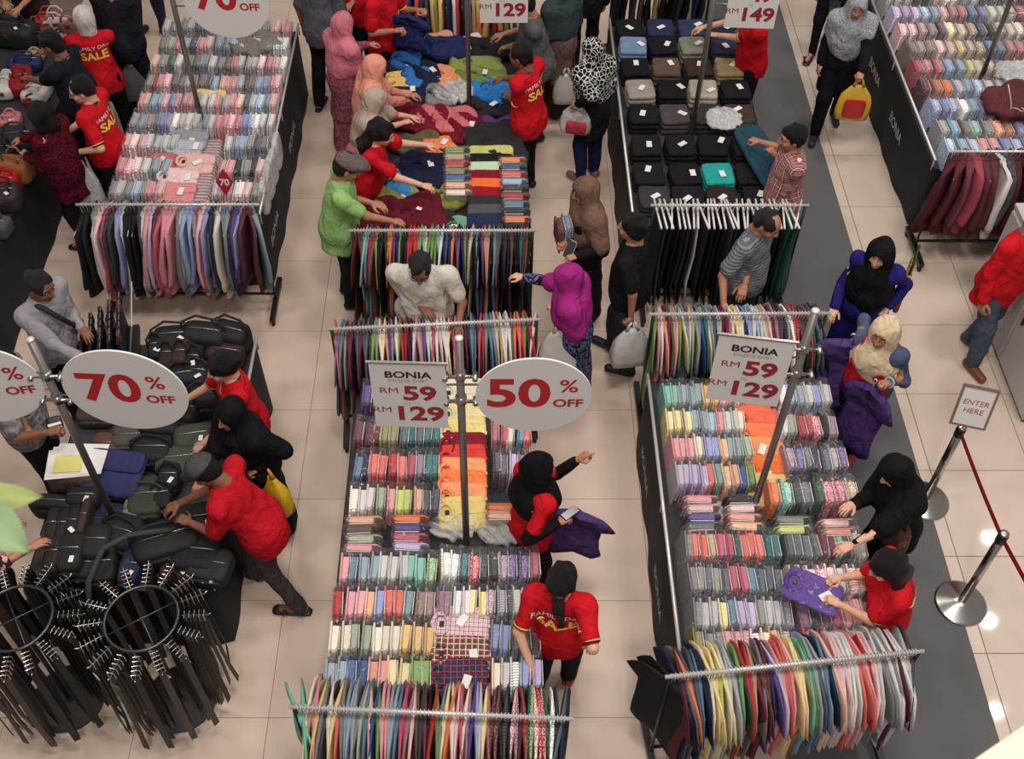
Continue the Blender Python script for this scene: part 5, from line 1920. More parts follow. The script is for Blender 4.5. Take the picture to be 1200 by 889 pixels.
# tiered wallets beside the man in grey
wb = (-3.080, 5.920)
ws = thing('wallet_stand', 'slanted clear stand of wallets at the far left of the bag table', 'display stand', (wb[0], wb[1], .722), R(12))
part('back_panel', MB().box((.22, .12, .20), (.01, .5, .42), Matrix.Rotation(R(16), 3, 'Y')), film('acrylic', clear=.55, nscale=3, bumps=.1), ws)
part('base', MB().box((0, 0, .02), (.5, .5, .04)), M_BLACK, ws)
for r_ in range(5):
    part('tier', MB().box((-.18 + .085 * r_, .0, .06 + .035 * r_), (.02, .48, .10 + .05 * r_)), M_BLACK, ws)
for r_ in range(5):
    for c_ in range(6):
        rgb = BK if (r_ + c_) % 4 else (92, 54, 42)
        a, b = -.16 + .085 * r_, -.2 + .08 * c_
        A0 = R(12)
        w_ = thing('wallet', '%s wallet, %s along in the %s tier of the slanted stand' % ('brown' if rgb != BK else 'black', nth(c_ + 1), nth(r_ + 1)), 'wallet',
                   (wb[0] + a * math.cos(A0) - b * math.sin(A0), wb[1] + a * math.sin(A0) + b * math.cos(A0), .86 + .055 * r_), A0, 'wallets on the slanted stand')
        part('body', MB().soft_box((0, 0, .03), (.03, .072, .1), (3, 4, 4), 6), bag_mat(rgb), w_, True)
        part('edge', MB().box((.012, 0, .082), (.008, .06, .004)), M_ZIP, w_)


def belt_rack(label, c, seed, short):
    q = random.Random(seed)
    z = 1.16
    t = thing('belt_rack', label, 'rack', (c[0], c[1], 0))
    pts = [(.225 * math.cos(w), .225 * math.sin(w), z) for w in [2 * math.pi * i / 36 for i in range(36)]]
    part('ring', MB().tube(pts, .0105, 8, closed=True), plain('dark_steel', (88, 86, 86), .3, .8), t, True)
    for k in range(2):
        a = .55 + k * math.pi / 2
        part('spoke', MB().tube([(-.225 * math.cos(a), -.225 * math.sin(a), z - .004), (.225 * math.cos(a), .225 * math.sin(a), z - .004)], .005, 6), plain('dark_steel', (88, 86, 86), .3, .8), t, True)
    part('post', MB().tube([(0, 0, .03), (0, 0, z)], .016, 10), M_BLACK, t, True)
    part('base', MB().lathe([(.25, 0), (.25, .02), (.05, .035)], (0, 0, 0), 24), M_BLACK, t)
    n = 16
    for k in range(n):
        a = 2 * math.pi * k / n + .1
        u = (math.cos(a), math.sin(a))
        part('prong', MB().tube([(u[0] * .22, u[1] * .22, z - .005), (u[0] * .40, u[1] * .40, z - .03), (u[0] * .42, u[1] * .42, z - .015)], .005, 5), M_CHROME, t, True)
        for j in range(5):
            r = .26 + .03 * j
            L = q.uniform(.88, 1.0)
            fl = .01 * j - .01
            rgb = q.choice([(34, 31, 30), (40, 36, 34), (28, 27, 28), (58, 44, 38), (66, 60, 56)])
            b = thing('belt', '%s leather belt, %s along the %s prong of the %s belt rack' % ('brown' if rgb[0] > 50 else 'black', nth(j + 1), nth(k + 1), short), 'belt',
                      (c[0] + u[0] * r, c[1] + u[1] * r, z - .03), a, 'belts on the %s belt rack' % short)
            w = .021
            sec = [(0, -.02), (.008, -.1), (fl * .5, -.35), (fl, -.7), (fl + q.uniform(-.03, .03), -L)]
            vs, fs = [], []
            for x, zz in sec:
                vs += [(x - .003, -w, zz), (x - .003, w, zz), (x + .003, w, zz), (x + .003, -w, zz)]
            for i in range(len(sec) - 1):
                for e in range(4):
                    fs.append((i * 4 + e, i * 4 + (e + 1) % 4, i * 4 + 4 + (e + 1) % 4, i * 4 + 4 + e))
            fs += [(3, 2, 1, 0), tuple(len(vs) - 4 + e for e in range(4))]
            part('strap', MB().add(vs, fs), bag_mat(rgb, .5), b)
            bk = [(.0, -.023, -.028), (.0, -.023, .026), (.0, .023, .026), (.0, .023, -.028)]
            part('buckle', MB().tube(bk, .0042, 5, closed=True), M_CHROME, b)
            if q.random() < .16:
                part('price_tag', MB().box((.02, .01, -.12), (.004, .036, .05), Matrix.Rotation(.3, 3, 'X')), M_PAPER if q.random() < .6 else plain('grey_tag', (96, 100, 84), .7), b)
    return t


belt_rack('round rack crowded with hanging belts, right of the pair', (-2.19, 3.36), 3, 'right')
belt_rack('round rack crowded with hanging belts, left of the pair at the frame edge', (-2.97, 3.36), 4, 'left')
tg = thing('floor_card', 'white card lying on the floor between the belt racks', 'paper', ((-2.529, 3.258)[0], (-2.529, 3.258)[1], .003), .2)
part('card', MB().box((0, 0, 0), (.13, .2, .004)), M_PAPER, tg)

# ------------------------------------------------------------------ handbags in the top left corner
HB = [
    ((-4.666, 10.431), (.3, .12, .2), 0, (176, 54, 48), 'red handbag with arched handles, nearest the white headscarf'),
    ((-4.585, 10.495), (.3, .12, .2), 5, (196, 180, 176), 'pale handbag behind the red one'),
    ((-4.454, 10.399), (.22, .12, .18), 0, (136, 92, 80), 'tan brown handbag beside the white headscarf'),
    ((-4.782, 10.367), (.24, .16, .14), 20, (150, 66, 34), 'glossy orange brown purse'),
    ((-4.977, 10.241), (.5, .3, .24), -12, (36, 36, 36), 'large black glossy handbag'),
    ((-4.679, 10.241), (.36, .12, .12), 0, (60, 58, 58), 'dark grey clutch'),
    ((-4.513, 10.178), (.14, .1, .12), 0, (22, 22, 24), 'small round black purse'),
    ((-4.763, 9.781), (.34, .2, .12), 10, (30, 42, 84), 'navy blue soft bag'),
    ((-4.718, 9.932), (.2, .2, .08), 0, (168, 146, 118), 'beige purse behind the navy bag'),
    ((-4.709, 9.459), (.22, .4, .16), 12, (138, 26, 34), 'crimson leather tote'),
    ((-4.508, 9.275), (.24, .3, .14), -10, (196, 190, 186), 'white tote beside the crimson one'),
    ((-4.831, 9.417), (.2, .4, .14), 0, (198, 192, 188), 'white tote at the frame edge'),
    ((-4.658, 8.863), (.2, .2, .1), 0, (196, 120, 120), 'pink purse with studs'),
    ((-4.501, 8.536), (.4, .3, .16), 8, (44, 44, 50), 'black patent bag with silver chain'),
    ((-4.308, 8.062), (.3, .2, .22), -14, (146, 92, 52), 'tan brown handbag held at the table edge'),
    ((-4.389, 7.859), (.2, .24, .18), 0, (186, 30, 34), 'bright red bag at the frame edge'),
    ((-4.234, 7.684), (.28, .26, .2), 6, (52, 40, 46), 'dark plum handbag'),
    ((-4.525, 8.283), (.2, .3, .2), 0, (30, 30, 32), 'black handbag at the frame edge'),
    ((-4.178, 7.323), (.3, .2, .16), -8, (70, 70, 74), 'grey and silver handbag at the near end'),
    ((-4.151, 6.969), (.2, .2, .18), 0, (176, 88, 44), 'orange handbag at the near corner'),
    ((-5.179, 10.642), (.24, .2, .2), 0, (70, 66, 62), 'taupe handbag in the far corner'),
    ((-4.556, 9.205), (.16, .2, .1), 30, (120, 22, 30), 'small dark red purse'),
]
q = random.Random(9)
WORDS = ('dark red', (120, 28, 34)), ('black', (32, 31, 33)), ('tan', (150, 104, 70)), ('grey', (96, 94, 96)), ('navy', (38, 44, 80)), ('white', (190, 184, 180))
for i in range(16):
    w_ = WORDS[i % 6]
    HB.append(((-5.72 + .42 * (i % 2) + q.uniform(-.05, .05), 7.0 + .46 * (i // 2)), (.3, .2, .2), q.uniform(-20, 20), w_[1], '%s handbag, %s from the near end of the %s row' % (w_[0], nth(i // 2 + 1), ('outer', 'second')[i % 2])))
for i, (xy, sz, a, rgb, lab) in enumerate(HB):
    bag(lab + ' on the corner table', (min(xy[0], -4.36), min(xy[1], 10.42), .742), sz, R(a), rgb, 'handbag', tagc=i % 4 == 0, group='handbags on the corner table')

# ------------------------------------------------------------------ stanchions, cabinets, ledge, leaf
M_STEEL = plain('polished_steel', (196, 190, 184), .22, 1.0)
posts = [(3.392, 5.013), (3.433, 4.104), (3.600, 2.986)]
for i, (x, y) in enumerate(posts[:2]):
    t = thing('stanchion', ('steel stanchion post carrying the ENTER HERE sign', 'steel stanchion post nearest the camera on the tiles')[i], 'stanchion', (x, y, 0), 0, 'steel stanchions beside the carpet')
    part('base', MB().lathe([(.19, 0), (.19, .012), (.175, .02), (.06, .05), (.045, .06)], (0, 0, 0), 40), M_STEEL, t, True)
    part('post', MB().tube([(0, 0, .05), (0, 0, .93)], .031, 18), M_STEEL, t, True)
    part('belt_head', MB().lathe([(.036, 0), (.036, .075), (.03, .085)], (0, 0, .86), 18), M_BLACK, t, True)
    part('top_cap', MB().lathe([(.032, 0), (.032, .012), (.02, .018)], (0, 0, .945), 18), M_STEEL, t, True)
M_BELT = plain('red_belt', (160, 24, 34), .75, bump=.3, nscale=200)
ends = [(posts[0], posts[1]), (posts[1], (3.62, 3.15))]
for i, (a, b) in enumerate(ends):
    d = Vector((b[0] - a[0], b[1] - a[1], 0))
    L = d.length
    t = thing('barrier_belt', ('red barrier belt between the two stanchions', 'red barrier belt running out of the frame from the nearer stanchion')[i], 'barrier', (a[0], a[1], .90), math.atan2(d.y, d.x))
    vs, fs = [], []
    for k_ in range(9):
        xx = .036 + (L - .072) * k_ / 8
        sg = -.012 * math.sin(math.pi * k_ / 8)
        vs += [(xx, -.0015, sg - .024), (xx, .0015, sg - .024), (xx, .0015, sg + .024), (xx, -.0015, sg + .024)]
    for k_ in range(8):
        for e in range(4):
            fs.append((k_ * 4 + e, k_ * 4 + 4 + e, k_ * 4 + 4 + (e + 1) % 4, k_ * 4 + (e + 1) % 4))
    fs += [(0, 1, 2, 3), (35, 34, 33, 32)]
    part('webbing', MB().add(vs, fs), M_BELT, t)
sx, sy = posts[0]
t = thing('enter_sign', 'framed ENTER HERE sign on top of the farther stanchion', 'sign', (sx + .01, sy + .01, .963), R(-10))
part('stem', MB().tube([(0, 0, 0), (0, 0, .06)], .012, 10), M_STEEL, t, True)
fr = part('frame', MB().box((0, .165, 0), (.25, .016, .014)).box((0, -.165, 0), (.25, .016, .014)).box((-.117, 0, 0), (.016, .32, .014)).box((.117, 0, 0), (.016, .32, .014)), plain('champagne_frame', (176, 158, 136), .3, .8), t, loc=(.01, .0, .21), rot=(R(74), 0, R(-6)))
part('backing', MB().box((0, 0, -.008), (.246, .345, .006)), M_BLACK, fr)
pn = part('sheet', MB().box((0, 0, -.002), (.222, .32, .004)), M_PAPER, fr)
for body, yy in (('ENTER', .035), ('HERE', -.035)):
    vs, fs = text_geo(body, .06, xscale=1.0, shear=.1)
    part('lettering', MB().add([(a, b + yy, .0025) for a, b, c in vs], fs), plain('red_serif_ink', (176, 70, 72), .7), fr)

M_CAB = plain('grey_white_laminate', (188, 182, 178), .45)
for i, (y0, y1) in enumerate(((5.80, 6.46), (6.47, 7.25))):
    t = thing('counter_cabinet', ('grey-white counter cabinet nearest the ENTER HERE sign', 'grey-white counter cabinet behind the man in the red jacket')[i], 'cabinet', (4.93, (y0 + y1) / 2, 0))
    part('body', MB().box((0, 0, .58), (1.08, y1 - y0, 1.08)), M_CAB, t)
    part('plinth', MB().box((0, 0, .02), (1.04, y1 - y0 - .02, .04)), M_BLACK, t)
    part('top', MB().box((0, 0, 1.135), (1.1, y1 - y0, .03)), M_CAB, t)
    dr = part('door', MB().box((-.548, 0, .58), (.018, y1 - y0 - .03, 1.0)), M_CAB, t)
    part('handle', MB().box((-.565, (y1 - y0) * .36, .66), (.02, .02, .14)), M_BLACK, dr)

ledge = MB().prism([(0.523, 0.476), (0.498, 0.438), (0.682, 0.438), (0.745, 0.606)][::1], 6.14, 6.2)
part('trim_1', ledge, plain('cream_ledge', (204, 190, 158), .7), None, kind='structure', label='cream ledge of the gallery at the lower right corner')

pl = thing('leafy_sprig', 'out-of-focus green leaves at the left edge of the frame', 'plant', ((-0.624, 0.683, 6.300)[0], (-0.624, 0.683, 6.300)[1], 6.3))
ox_, oy_, oz_ = pl.location
LV = (((-0.639, 0.723, 6.300), (-0.535, 0.751, 6.300), .026, (118, 126, 62)), ((-0.608, 0.716, 6.320), (-0.521, 0.662, 6.320), .028, (104, 126, 84)), ((-0.634, 0.683, 6.300), (-0.564, 0.639, 6.280), .03, (126, 156, 90)))
for a, b, w, rgb in LV:
    a, b = Vector(a) - pl.location, Vector(b) - pl.location
    d = b - a
    sd = Vector((-d.y, d.x, 0)).normalized()
    vs, fs = [], []
    for i in range(11):
        t_ = i / 10
        ww = w * math.sin(math.pi * min(1, t_ ** .8)) ** .8 if 0 < t_ < 1 else .001
        c = a + d * t_ + Vector((0, 0, .012 * math.sin(math.pi * t_)))
        for k_, off in enumerate((-1, -.5, 0, .5, 1)):
            vs.append(c + sd * ww * off + Vector((0, 0, .006 * abs(off) - .004 + 0.0)))
    for i in range(10):
        for k_ in range(4):
            p0 = i * 5 + k_
            fs.append((p0, p0 + 1, p0 + 6, p0 + 5))
    part('leaf', MB().add(vs, fs), plain('leaf_%d' % rgb[0], rgb, .6, noise=.15, nscale=30), pl, True)
part('twig', MB().tube([(-.2, -.1, -.35), (-.06, -.03, -.06), (-.01, 0, -.01)], [.006, .004, .003], 6), plain('twig', (96, 84, 52), .8), pl, True)


# ------------------------------------------------------------------ the shoppers and staff
RED = (196, 24, 34)
BLACK = (24, 23, 26)
tartan = cloth((120, 44, 52), 'plaid', (176, 120, 116), (226, 206, 198), 22.0)
greyplaid = cloth((132, 128, 126), 'plaid', (104, 100, 100), (150, 146, 142), 16.0)
striped = cloth((96, 98, 104), 'stripe', (136, 138, 142), scale=34.0)
damask = cloth((92, 16, 34), 'print', (50, 12, 26), scale=30.0)
cellscarf = cloth((24, 22, 24), 'cell', (216, 212, 206), scale=24.0)
speck = cloth((160, 160, 164), 'dots', (96, 98, 104), scale=60.0)
paisley = cloth((28, 24, 40), 'print', (104, 60, 124), (70, 150, 156), scale=22.0)
mauveprint = cloth((150, 86, 100), 'print', (120, 62, 78), scale=30.0)
greyprint = cloth((96, 94, 92), 'print', (70, 68, 68), scale=26.0)
pinkprint = cloth((222, 168, 160), 'print', (60, 40, 40), scale=12.0)

# --- top left group
person('person in grey-white headscarf and red FAMILY DAY SALE shirt, back turned, at the handbag table', (-3.908, 9.511), 1.60, 108, woman=True, top=RED, trim=True, back_print=True, bottom=BLACK, scarf=(206, 198, 194), scarf_len=.12,
       hand_l=(-4.481, 10.007, 1.000), hand_r=(-4.364, 10.161, 1.000), seed=1)
person('person with short black hair in navy polo shirt leaning over the handbag table', (-4.082, 8.967), 1.70, 165, lean=10, tone='brown', top=(26, 28, 38), collar=(40, 42, 52), bottom=BLACK, hand_l=(-4.663, 9.203, 1.000), hand_r=(-4.743, 9.706, 1.000), seed=2, bulk=1.1)
person('person with glasses in red FAMILY DAY SALE shirt beside the bagged dress shirts', (-3.652, 8.291), 1.66, 170, lean=2, nod=12, turn=25, tone='light', top=RED, trim=True, back_print=True, bottom=BLACK, glasses=True,
       hand_l=(-3.739, 8.057, 1.050), hand_r=(-3.947, 8.278, 1.050), grip_l='grip', seed=3)
person('person in dark red patterned shirt and black trousers with tan handbag', (-3.957, 8.031), 1.60, 160, woman=True, tone='tan', top=damask, sleeve='long', hem=.68, bottom=BLACK, sandals=True, shoes=(28, 24, 24), hair='bob', bulk=1.15,
       hand_l=(-4.184, 8.009, 1.050), hand_r=(-4.333, 8.216, 1.050), grip_l='grip', seed=4)
person('person in black jacket walking away behind the red shirt at the top left', (-3.738, 10.054), 1.70, 80, top=(30, 30, 36), sleeve='long', bottom=(32, 34, 44), seed=5, hand_r=(-3.750, 9.932, 0.750), grip_r='grip', bulk=1.08)
person('person at the top edge of whom only dark jeans and black shoes show', (-3.973, 11.597), 1.70, 60, top=(40, 42, 52), sleeve='long', bottom=(36, 40, 52), stance='step', seed=6)
person('person whose hands reach over the handbags in the top left corner', (-4.904, 10.586), 1.62, 285, lean=14, woman=True, tone='tan', top=(60, 48, 46), sleeve='elbow', bottom=BLACK, hair='long', hand_r=(-5.045, 10.411, 1.100), hand_l=(-4.870, 10.347, 1.100), seed=7)
# --- left, around the bag table
gs, gi = person('person in grey long-sleeved sweater with shoulder strap beside the wallet stand', (-3.325, 5.846), 1.68, 335, lean=6, nod=12, tone='brown', top=(150, 145, 148), sleeve='long', bottom=BLACK, hair='short', hair_rgb=(34, 30, 30),
       hand_r=(-2.994, 5.490, 1.050), hand_l=(-3.170, 5.861, 1.100), seed=8, bulk=1.12)
part('strap', MB().tube([gi['T']((.12, -.17, 1.15)), gi['T']((.10, -.10, 1.44)), gi['T']((.085, .09, 1.45)), gi['T']((.03, .165, 1.33)), gi['T']((-.05, .195, 1.18)), gi['T']((-.12, .175, 1.05)), gi['T']((-.19, .09, .95))], .02, 6), plain('black_strap', (28, 27, 28), .7), gs, True)
person('person in grey checked short-sleeved shirt half hidden behind the round signs', (-3.385, 5.117), 1.66, 5, lean=4, tone='brown', top=greyplaid, bottom=BLACK, hand_r=(-3.122, 4.778, 1.200), hand_l=(-3.342, 4.901, 1.100), grip_r='grip', seed=9, bulk=1.1)
person('person in pink printed blouse behind the green leaf at the left edge', (-3.329, 4.000), 1.58, 25, woman=True, lean=8, tone='tan', top=pinkprint, sleeve='elbow', bottom=BLACK, hair='bob', hand_r=(-3.061, 3.931, 1.050), hand_l=(-3.286, 4.130, 1.050), seed=10)
person('person with black hair tied back in red polo shirt beside the bag table', (-1.924, 5.123), 1.60, 205, lean=6, nod=6, woman=True, tone='light', top=RED, trim=True, bottom=BLACK, hair='bun', hand_l=(-2.104, 4.863, 0.950), hand_r=(-2.298, 5.218, 1.000), seed=11)
person('person in black headscarf and black robe with yellow plastic bag', (-1.794, 4.715), 1.58, 225, lean=6, nod=4, woman=True, tone='tan', top=BLACK, sleeve='long', hem=.55, bottom=(22, 21, 24), skirt=True, scarf=(21, 20, 22), scarf_len=.36, bulk=1.12,
       hand_l=(-1.669, 4.616, 1.000), grip_l='grip', hand_r=(-2.072, 4.385, 1.000), seed=12)
person('person in grey cap and red T-shirt with grey trousers and sandals picking through bags', (-1.951, 4.254), 1.68, 168, lean=24, nod=18, tone='brown', top=(182, 22, 34), sleeve='short', hem=.78, bottom=(70, 64, 64), sandals=True, shoes=(26, 24, 25), hair='cap',
       stance='walk', hand_l=(-2.061, 4.150, 1.020), hand_r=(-2.208, 4.259, 1.020), palm_r=(0, 0, -1), seed=13)
# --- around the polo table
person('person in slate grey shirt and black trousers with back to the dress shirt table', (-1.747, 10.277), 1.70, 70, tone='brown', top=(84, 84, 90), bottom=BLACK, sandals=True, shoes=(28, 26, 26), seed=14, bulk=1.1, stance='step')
person('person in red polo shirt holding up a navy garment at the far end', (-1.083, 10.058), 1.68, 330, lean=2, tone='tan', top=RED, trim=True, bottom=BLACK, hand_r=(-1.007, 9.832, 1.150), hand_l=(-0.780, 10.120, 1.200), grip_r='grip', grip_l='grip', seed=15)
person('person in red shirt at the top edge behind the pink headscarf', (-1.415, 10.520), 1.62, 300, tone='tan', top=RED, trim=True, bottom=BLACK, hand_r=(-1.600, 10.347, 1.100), hand_l=(-1.483, 10.411, 1.100), seed=16)
person('person in rose pink headscarf and long mauve dress', (-1.435, 9.441), 1.58, 40, woman=True, tone='tan', top=mauveprint, sleeve='long', hem=.5, bottom=(140, 84, 98), bottom_mat=mauveprint, skirt=True, scarf=(204, 118, 130), scarf_len=.42, seed=17, hand_r=(-1.312, 9.559, 1.000), hand_l=(-1.263, 9.748, 1.050))
person('person in peach headscarf leaning towards the polo table', (-1.086, 8.776), 1.56, 10, lean=8, woman=True, tone='tan', top=(214, 138, 116), sleeve='long', hem=.5, bottom=(190, 118, 100), skirt=True, scarf=(222, 146, 124), scarf_len=.46, hand_r=(-0.868, 8.916, 0.980), hand_l=(-0.822, 8.996, 1.000), seed=18)
person('person in beige headscarf and pink top bending over the pink polo', (-1.028, 8.316), 1.54, 0, lean=14, woman=True, tone='light', top=(206, 116, 118), sleeve='elbow', hem=.55, bottom=(112, 70, 78), skirt=True, scarf=(176, 156, 142), scarf_len=.46, hand_r=(-0.711, 8.639, 0.950), hand_l=(-0.761, 8.691, 0.950), seed=19)
person('person with long black hair in red shirt reaching across the polo table', (-0.930, 7.795), 1.60, 355, lean=16, nod=10, woman=True, tone='light', top=RED, trim=True, bottom=BLACK, hair='long', hand_l=(-0.472, 8.181, 1.000), hand_r=(-0.513, 7.556, 1.000), palm_r=(0, 0, -1), seed=20)
person('person in flat cap and light green polo shirt at the corner of the polo table', (-1.164, 7.239), 1.68, 5, lean=8, nod=18, tone='tan', top=(146, 186, 112), collar=(150, 190, 116), hem=.72, bottom=BLACK, hair='flatcap', hand_l=(-1.054, 7.328, 1.080), hand_r=(-0.855, 7.124, 1.050), seed=21, bulk=1.1)
person('person with black hair in red FAMILY DAY SALE shirt right of the polo table', (0.199, 8.808), 1.68, 150, lean=5, nod=14, tone='brown', top=RED, trim=True, back_print=True, bottom=BLACK, hand_l=(0.121, 8.899, 1.050), hand_r=(0.074, 9.173, 1.050), seed=22, bulk=1.05)
person('person in grey T-shirt with red-edged collar reaching over the olive polos', (0.217, 9.629), 1.68, 190, lean=10, nod=16, tone='tan', top=(92, 88, 90), collar=(196, 80, 84), bottom=(34, 34, 40), hand_l=(0.094, 9.765, 1.000), hand_r=(0.077, 9.929, 1.050), seed=23, bulk=1.15)
person('person in dark teal headscarf with mauve sleeves at the top edge', (0.618, 10.107), 1.58, 130, woman=True, tone='brown', top=(112, 84, 82), sleeve='long', hem=.5, bottom=(60, 40, 38), skirt=True, scarf=(52, 66, 66), scarf_len=.45, seed=24)
person('person at the top edge in black between the polo table and the trousers table', (0.947, 10.857), 1.62, 100, woman=True, top=BLACK, sleeve='long', bottom=BLACK, hair='long', seed=44)
person('person in black headscarf with white lattice print and navy trousers', (0.883, 9.017), 1.58, 125, woman=True, tone='tan', top=BLACK, sleeve='long', hem=.62, bottom=(30, 32, 72), shoes=(120, 92, 82), scarf_mat=cellscarf, scarf=(24, 22, 24), scarf_len=.40, hand_l=(0.759, 8.766, 1.050), grip_l='grip', seed=25)
person('person in brown headscarf with glasses holding bagged shirts and a phone', (0.717, 7.017), 1.58, 195, lean=2, woman=True, tone='tan', top=BLACK, sleeve='long', hem=.55, bottom=(24, 23, 26), skirt=True, scarf=(118, 88, 72), scarf_len=.46, glasses=True,
       hand_r=(0.570, 6.860, 1.080), hand_l=(0.660, 6.676, 1.080), grip_r='grip', grip_l='grip', seed=26)
person('person in black T-shirt and dark jeans carrying a white plastic bag', (1.048, 6.485), 1.68, 155, lean=2, nod=4, tone='tan', top=(25, 25, 28), bottom=(46, 50, 54), stance='step', hand_l=(1.089, 6.206, 0.850), grip_l='grip', seed=27, bulk=1.05)
person('person in magenta headscarf and black patterned dress with a white plastic bag', (0.528, 6.059), 1.56, 165, woman=True, lean=4, nod=10, tone='light', top=paisley, sleeve='long', hem=.5, bottom=(28, 24, 40), bottom_mat=paisley, skirt=True, scarf=(156, 40, 120), scarf_len=.36,
       hand_r=(0.183, 6.399, 1.120), hand_l=(0.470, 6.024, 1.100), grip_l='grip', seed=28)
person('person with glasses in white polo shirt with grey collar between the two rails', (-0.571, 6.015), 1.68, 268, lean=9, nod=28, tone='brown', top=(206, 198, 186), collar=(104, 108, 116), bottom=(60, 58, 60), hair='short', hair_rgb=(38, 36, 36), glasses=True,
       hand_r=(-0.576, 6.060, 1.120), hand_l=(-0.280, 5.886, 1.150), seed=29, bulk=1.18)
# --- around the trousers table and the carpet
person('person with thinning hair in grey striped T-shirt, hands behind the back', (2.153, 6.537), 1.66, 320, lean=4, nod=24, tone='tan', top=striped, bottom=(52, 50, 54), hair='balding', hair_rgb=(40, 36, 34), hand_r=(1.819, 6.243, 0.950), hand_l=(1.972, 6.367, 0.950), seed=30, bulk=1.1)
person('person in red and white plaid shirt pulling out teal trousers', (2.470, 7.619), 1.66, 180, lean=2, nod=8, tone='tan', top=tartan, bottom=(40, 38, 44), hand_l=(2.438, 7.930, 1.150), hand_r=(2.366, 8.139, 1.100), grip_r='grip', seed=31, bulk=1.08)
person('person in red shirt behind the RM149 sign sorting jeans', (2.424, 9.629), 1.68, 185, lean=6, tone='light', top=RED, trim=True, bottom=BLACK, hand_l=(2.136, 9.851, 1.080), hand_r=(2.086, 10.003, 1.080), seed=32)
person('person in black of whom only legs show beside the RM149 sign', (2.952, 11.755), 1.66, 260, top=BLACK, sleeve='long', bottom=(24, 24, 27), shoes=(24, 22, 22), seed=33)
person('person in black trousers and red shoes at the top edge', (3.734, 13.194), 1.60, 262, woman=True, top=(60, 58, 64), sleeve='long', bottom=(26, 25, 28), shoes=(176, 44, 48), stance='step', hair='long', seed=34)
person('person in grey patterned tunic behind the grey dotted headscarf', (3.703, 11.107), 1.58, 250, woman=True, tone='tan', top=greyprint, sleeve='long', hem=.55, bottom=BLACK, sandals=True, shoes=(30, 26, 26), scarf=(92, 90, 90), stance='step', seed=35)
person('person in grey dotted headscarf and black dress walking with a yellow and red bag', (3.486, 9.737), 1.58, 258, woman=True, tone='tan', nod=4, top=BLACK, sleeve='long', hem=.5, bottom=(22, 21, 24), scarf_mat=speck, scarf=(160, 160, 164), scarf_len=.38, scarf_arm=.4, stance='walk', shoes=(40, 30, 44), bulk=1.05,
       hand_l=(3.554, 9.317, 0.950), grip_l='grip', seed=36)
person('person in black headscarf and royal blue dress with a printed bag', (2.943, 6.289), 1.58, 236, woman=True, lean=3, nod=8, tone='light', top=(36, 34, 104), sleeve='long', hem=.45, bottom=(32, 30, 96), skirt=True, scarf=(20, 20, 22), scarf_len=.46, scarf_arm=0, hand_r=(2.700, 6.224, 0.950), hand_l=(3.122, 6.224, 0.950), grip_l='grip', seed=37, bulk=1.08)
person('person in cream headscarf with red vest over denim sleeves holding purple shirts', (2.783, 5.464), 1.58, 230, woman=True, lean=4, nod=5, tone='tan', top=(76, 86, 112), sleeve='long', hem=.75, bottom=(30, 30, 44), vest=(196, 34, 44), scarf=(214, 192, 158), scarf_len=.27, scarf_arm=0, shoes=(140, 34, 40),
       hand_r=(2.697, 5.630, 1.180), hand_l=(2.866, 5.272, 1.150), grip_r='grip', grip_l='grip', cuff_rgb=(150, 160, 176), seed=38)
person('person in red jacket, jeans and brown shoes stepping past the counter cabinet', (4.192, 6.491), 1.70, 300, lean=4, tone='tan', top=(204, 26, 36), sleeve='long', hem=.72, bottom=(74, 84, 96), shoes=(112, 60, 40), stance='step', collar=(52, 80, 150), seed=39, bulk=1.12)
person('person in black headscarf and black top reaching across the right table', (2.558, 4.252), 1.58, 190, woman=True, lean=14, nod=18, tone='light', top=(22, 21, 24), sleeve='long', hem=.66, bottom=(52, 40, 48), scarf=(21, 20, 22), scarf_len=.38, hand_r=(2.406, 4.247, 1.100), hand_l=(2.206, 3.848, 1.080), palm_l=(0, 0, -1), seed=40)
person('person with black bob hair in red shirt holding a purple bagged shirt', (2.327, 3.555), 1.58, 182, woman=True, lean=10, nod=24, tone='light', top=RED, trim=True, back_print=True, bottom=BLACK, hair='bob', hand_r=(2.194, 3.666, 1.120), hand_l=(2.157, 3.477, 1.120), grip_r='grip', grip_l='grip', seed=41)
# --- the aisle
person('person with black ponytail in red FAMILY DAY SALE shirt seen from behind', (0.405, 3.461), 1.60, 78, woman=True, lean=2, tone='light', top=RED, trim=True, back_print=True, bottom=BLACK, shoes=(150, 40, 46), hair='ponytail', hand_l=(0.217, 3.144, 0.950), hand_r=(0.600, 3.246, 1.000), seed=42, stance='step')
person('person in black headscarf and red shirt pointing to the right in the aisle', (0.274, 4.265), 1.58, 28, woman=True, lean=2, nod=2, turn=-12, tone='tan', top=RED, bottom=BLACK, scarf=(21, 20, 22), scarf_len=.25, scarf_arm=0, under=(22, 21, 24), hand_r=(0.418, 4.085, 1.120), hand_l=(0.553, 4.441, 1.340), grip_l='point', grip_r='grip', shoes=(40, 34, 34), seed=43, back_print=True)


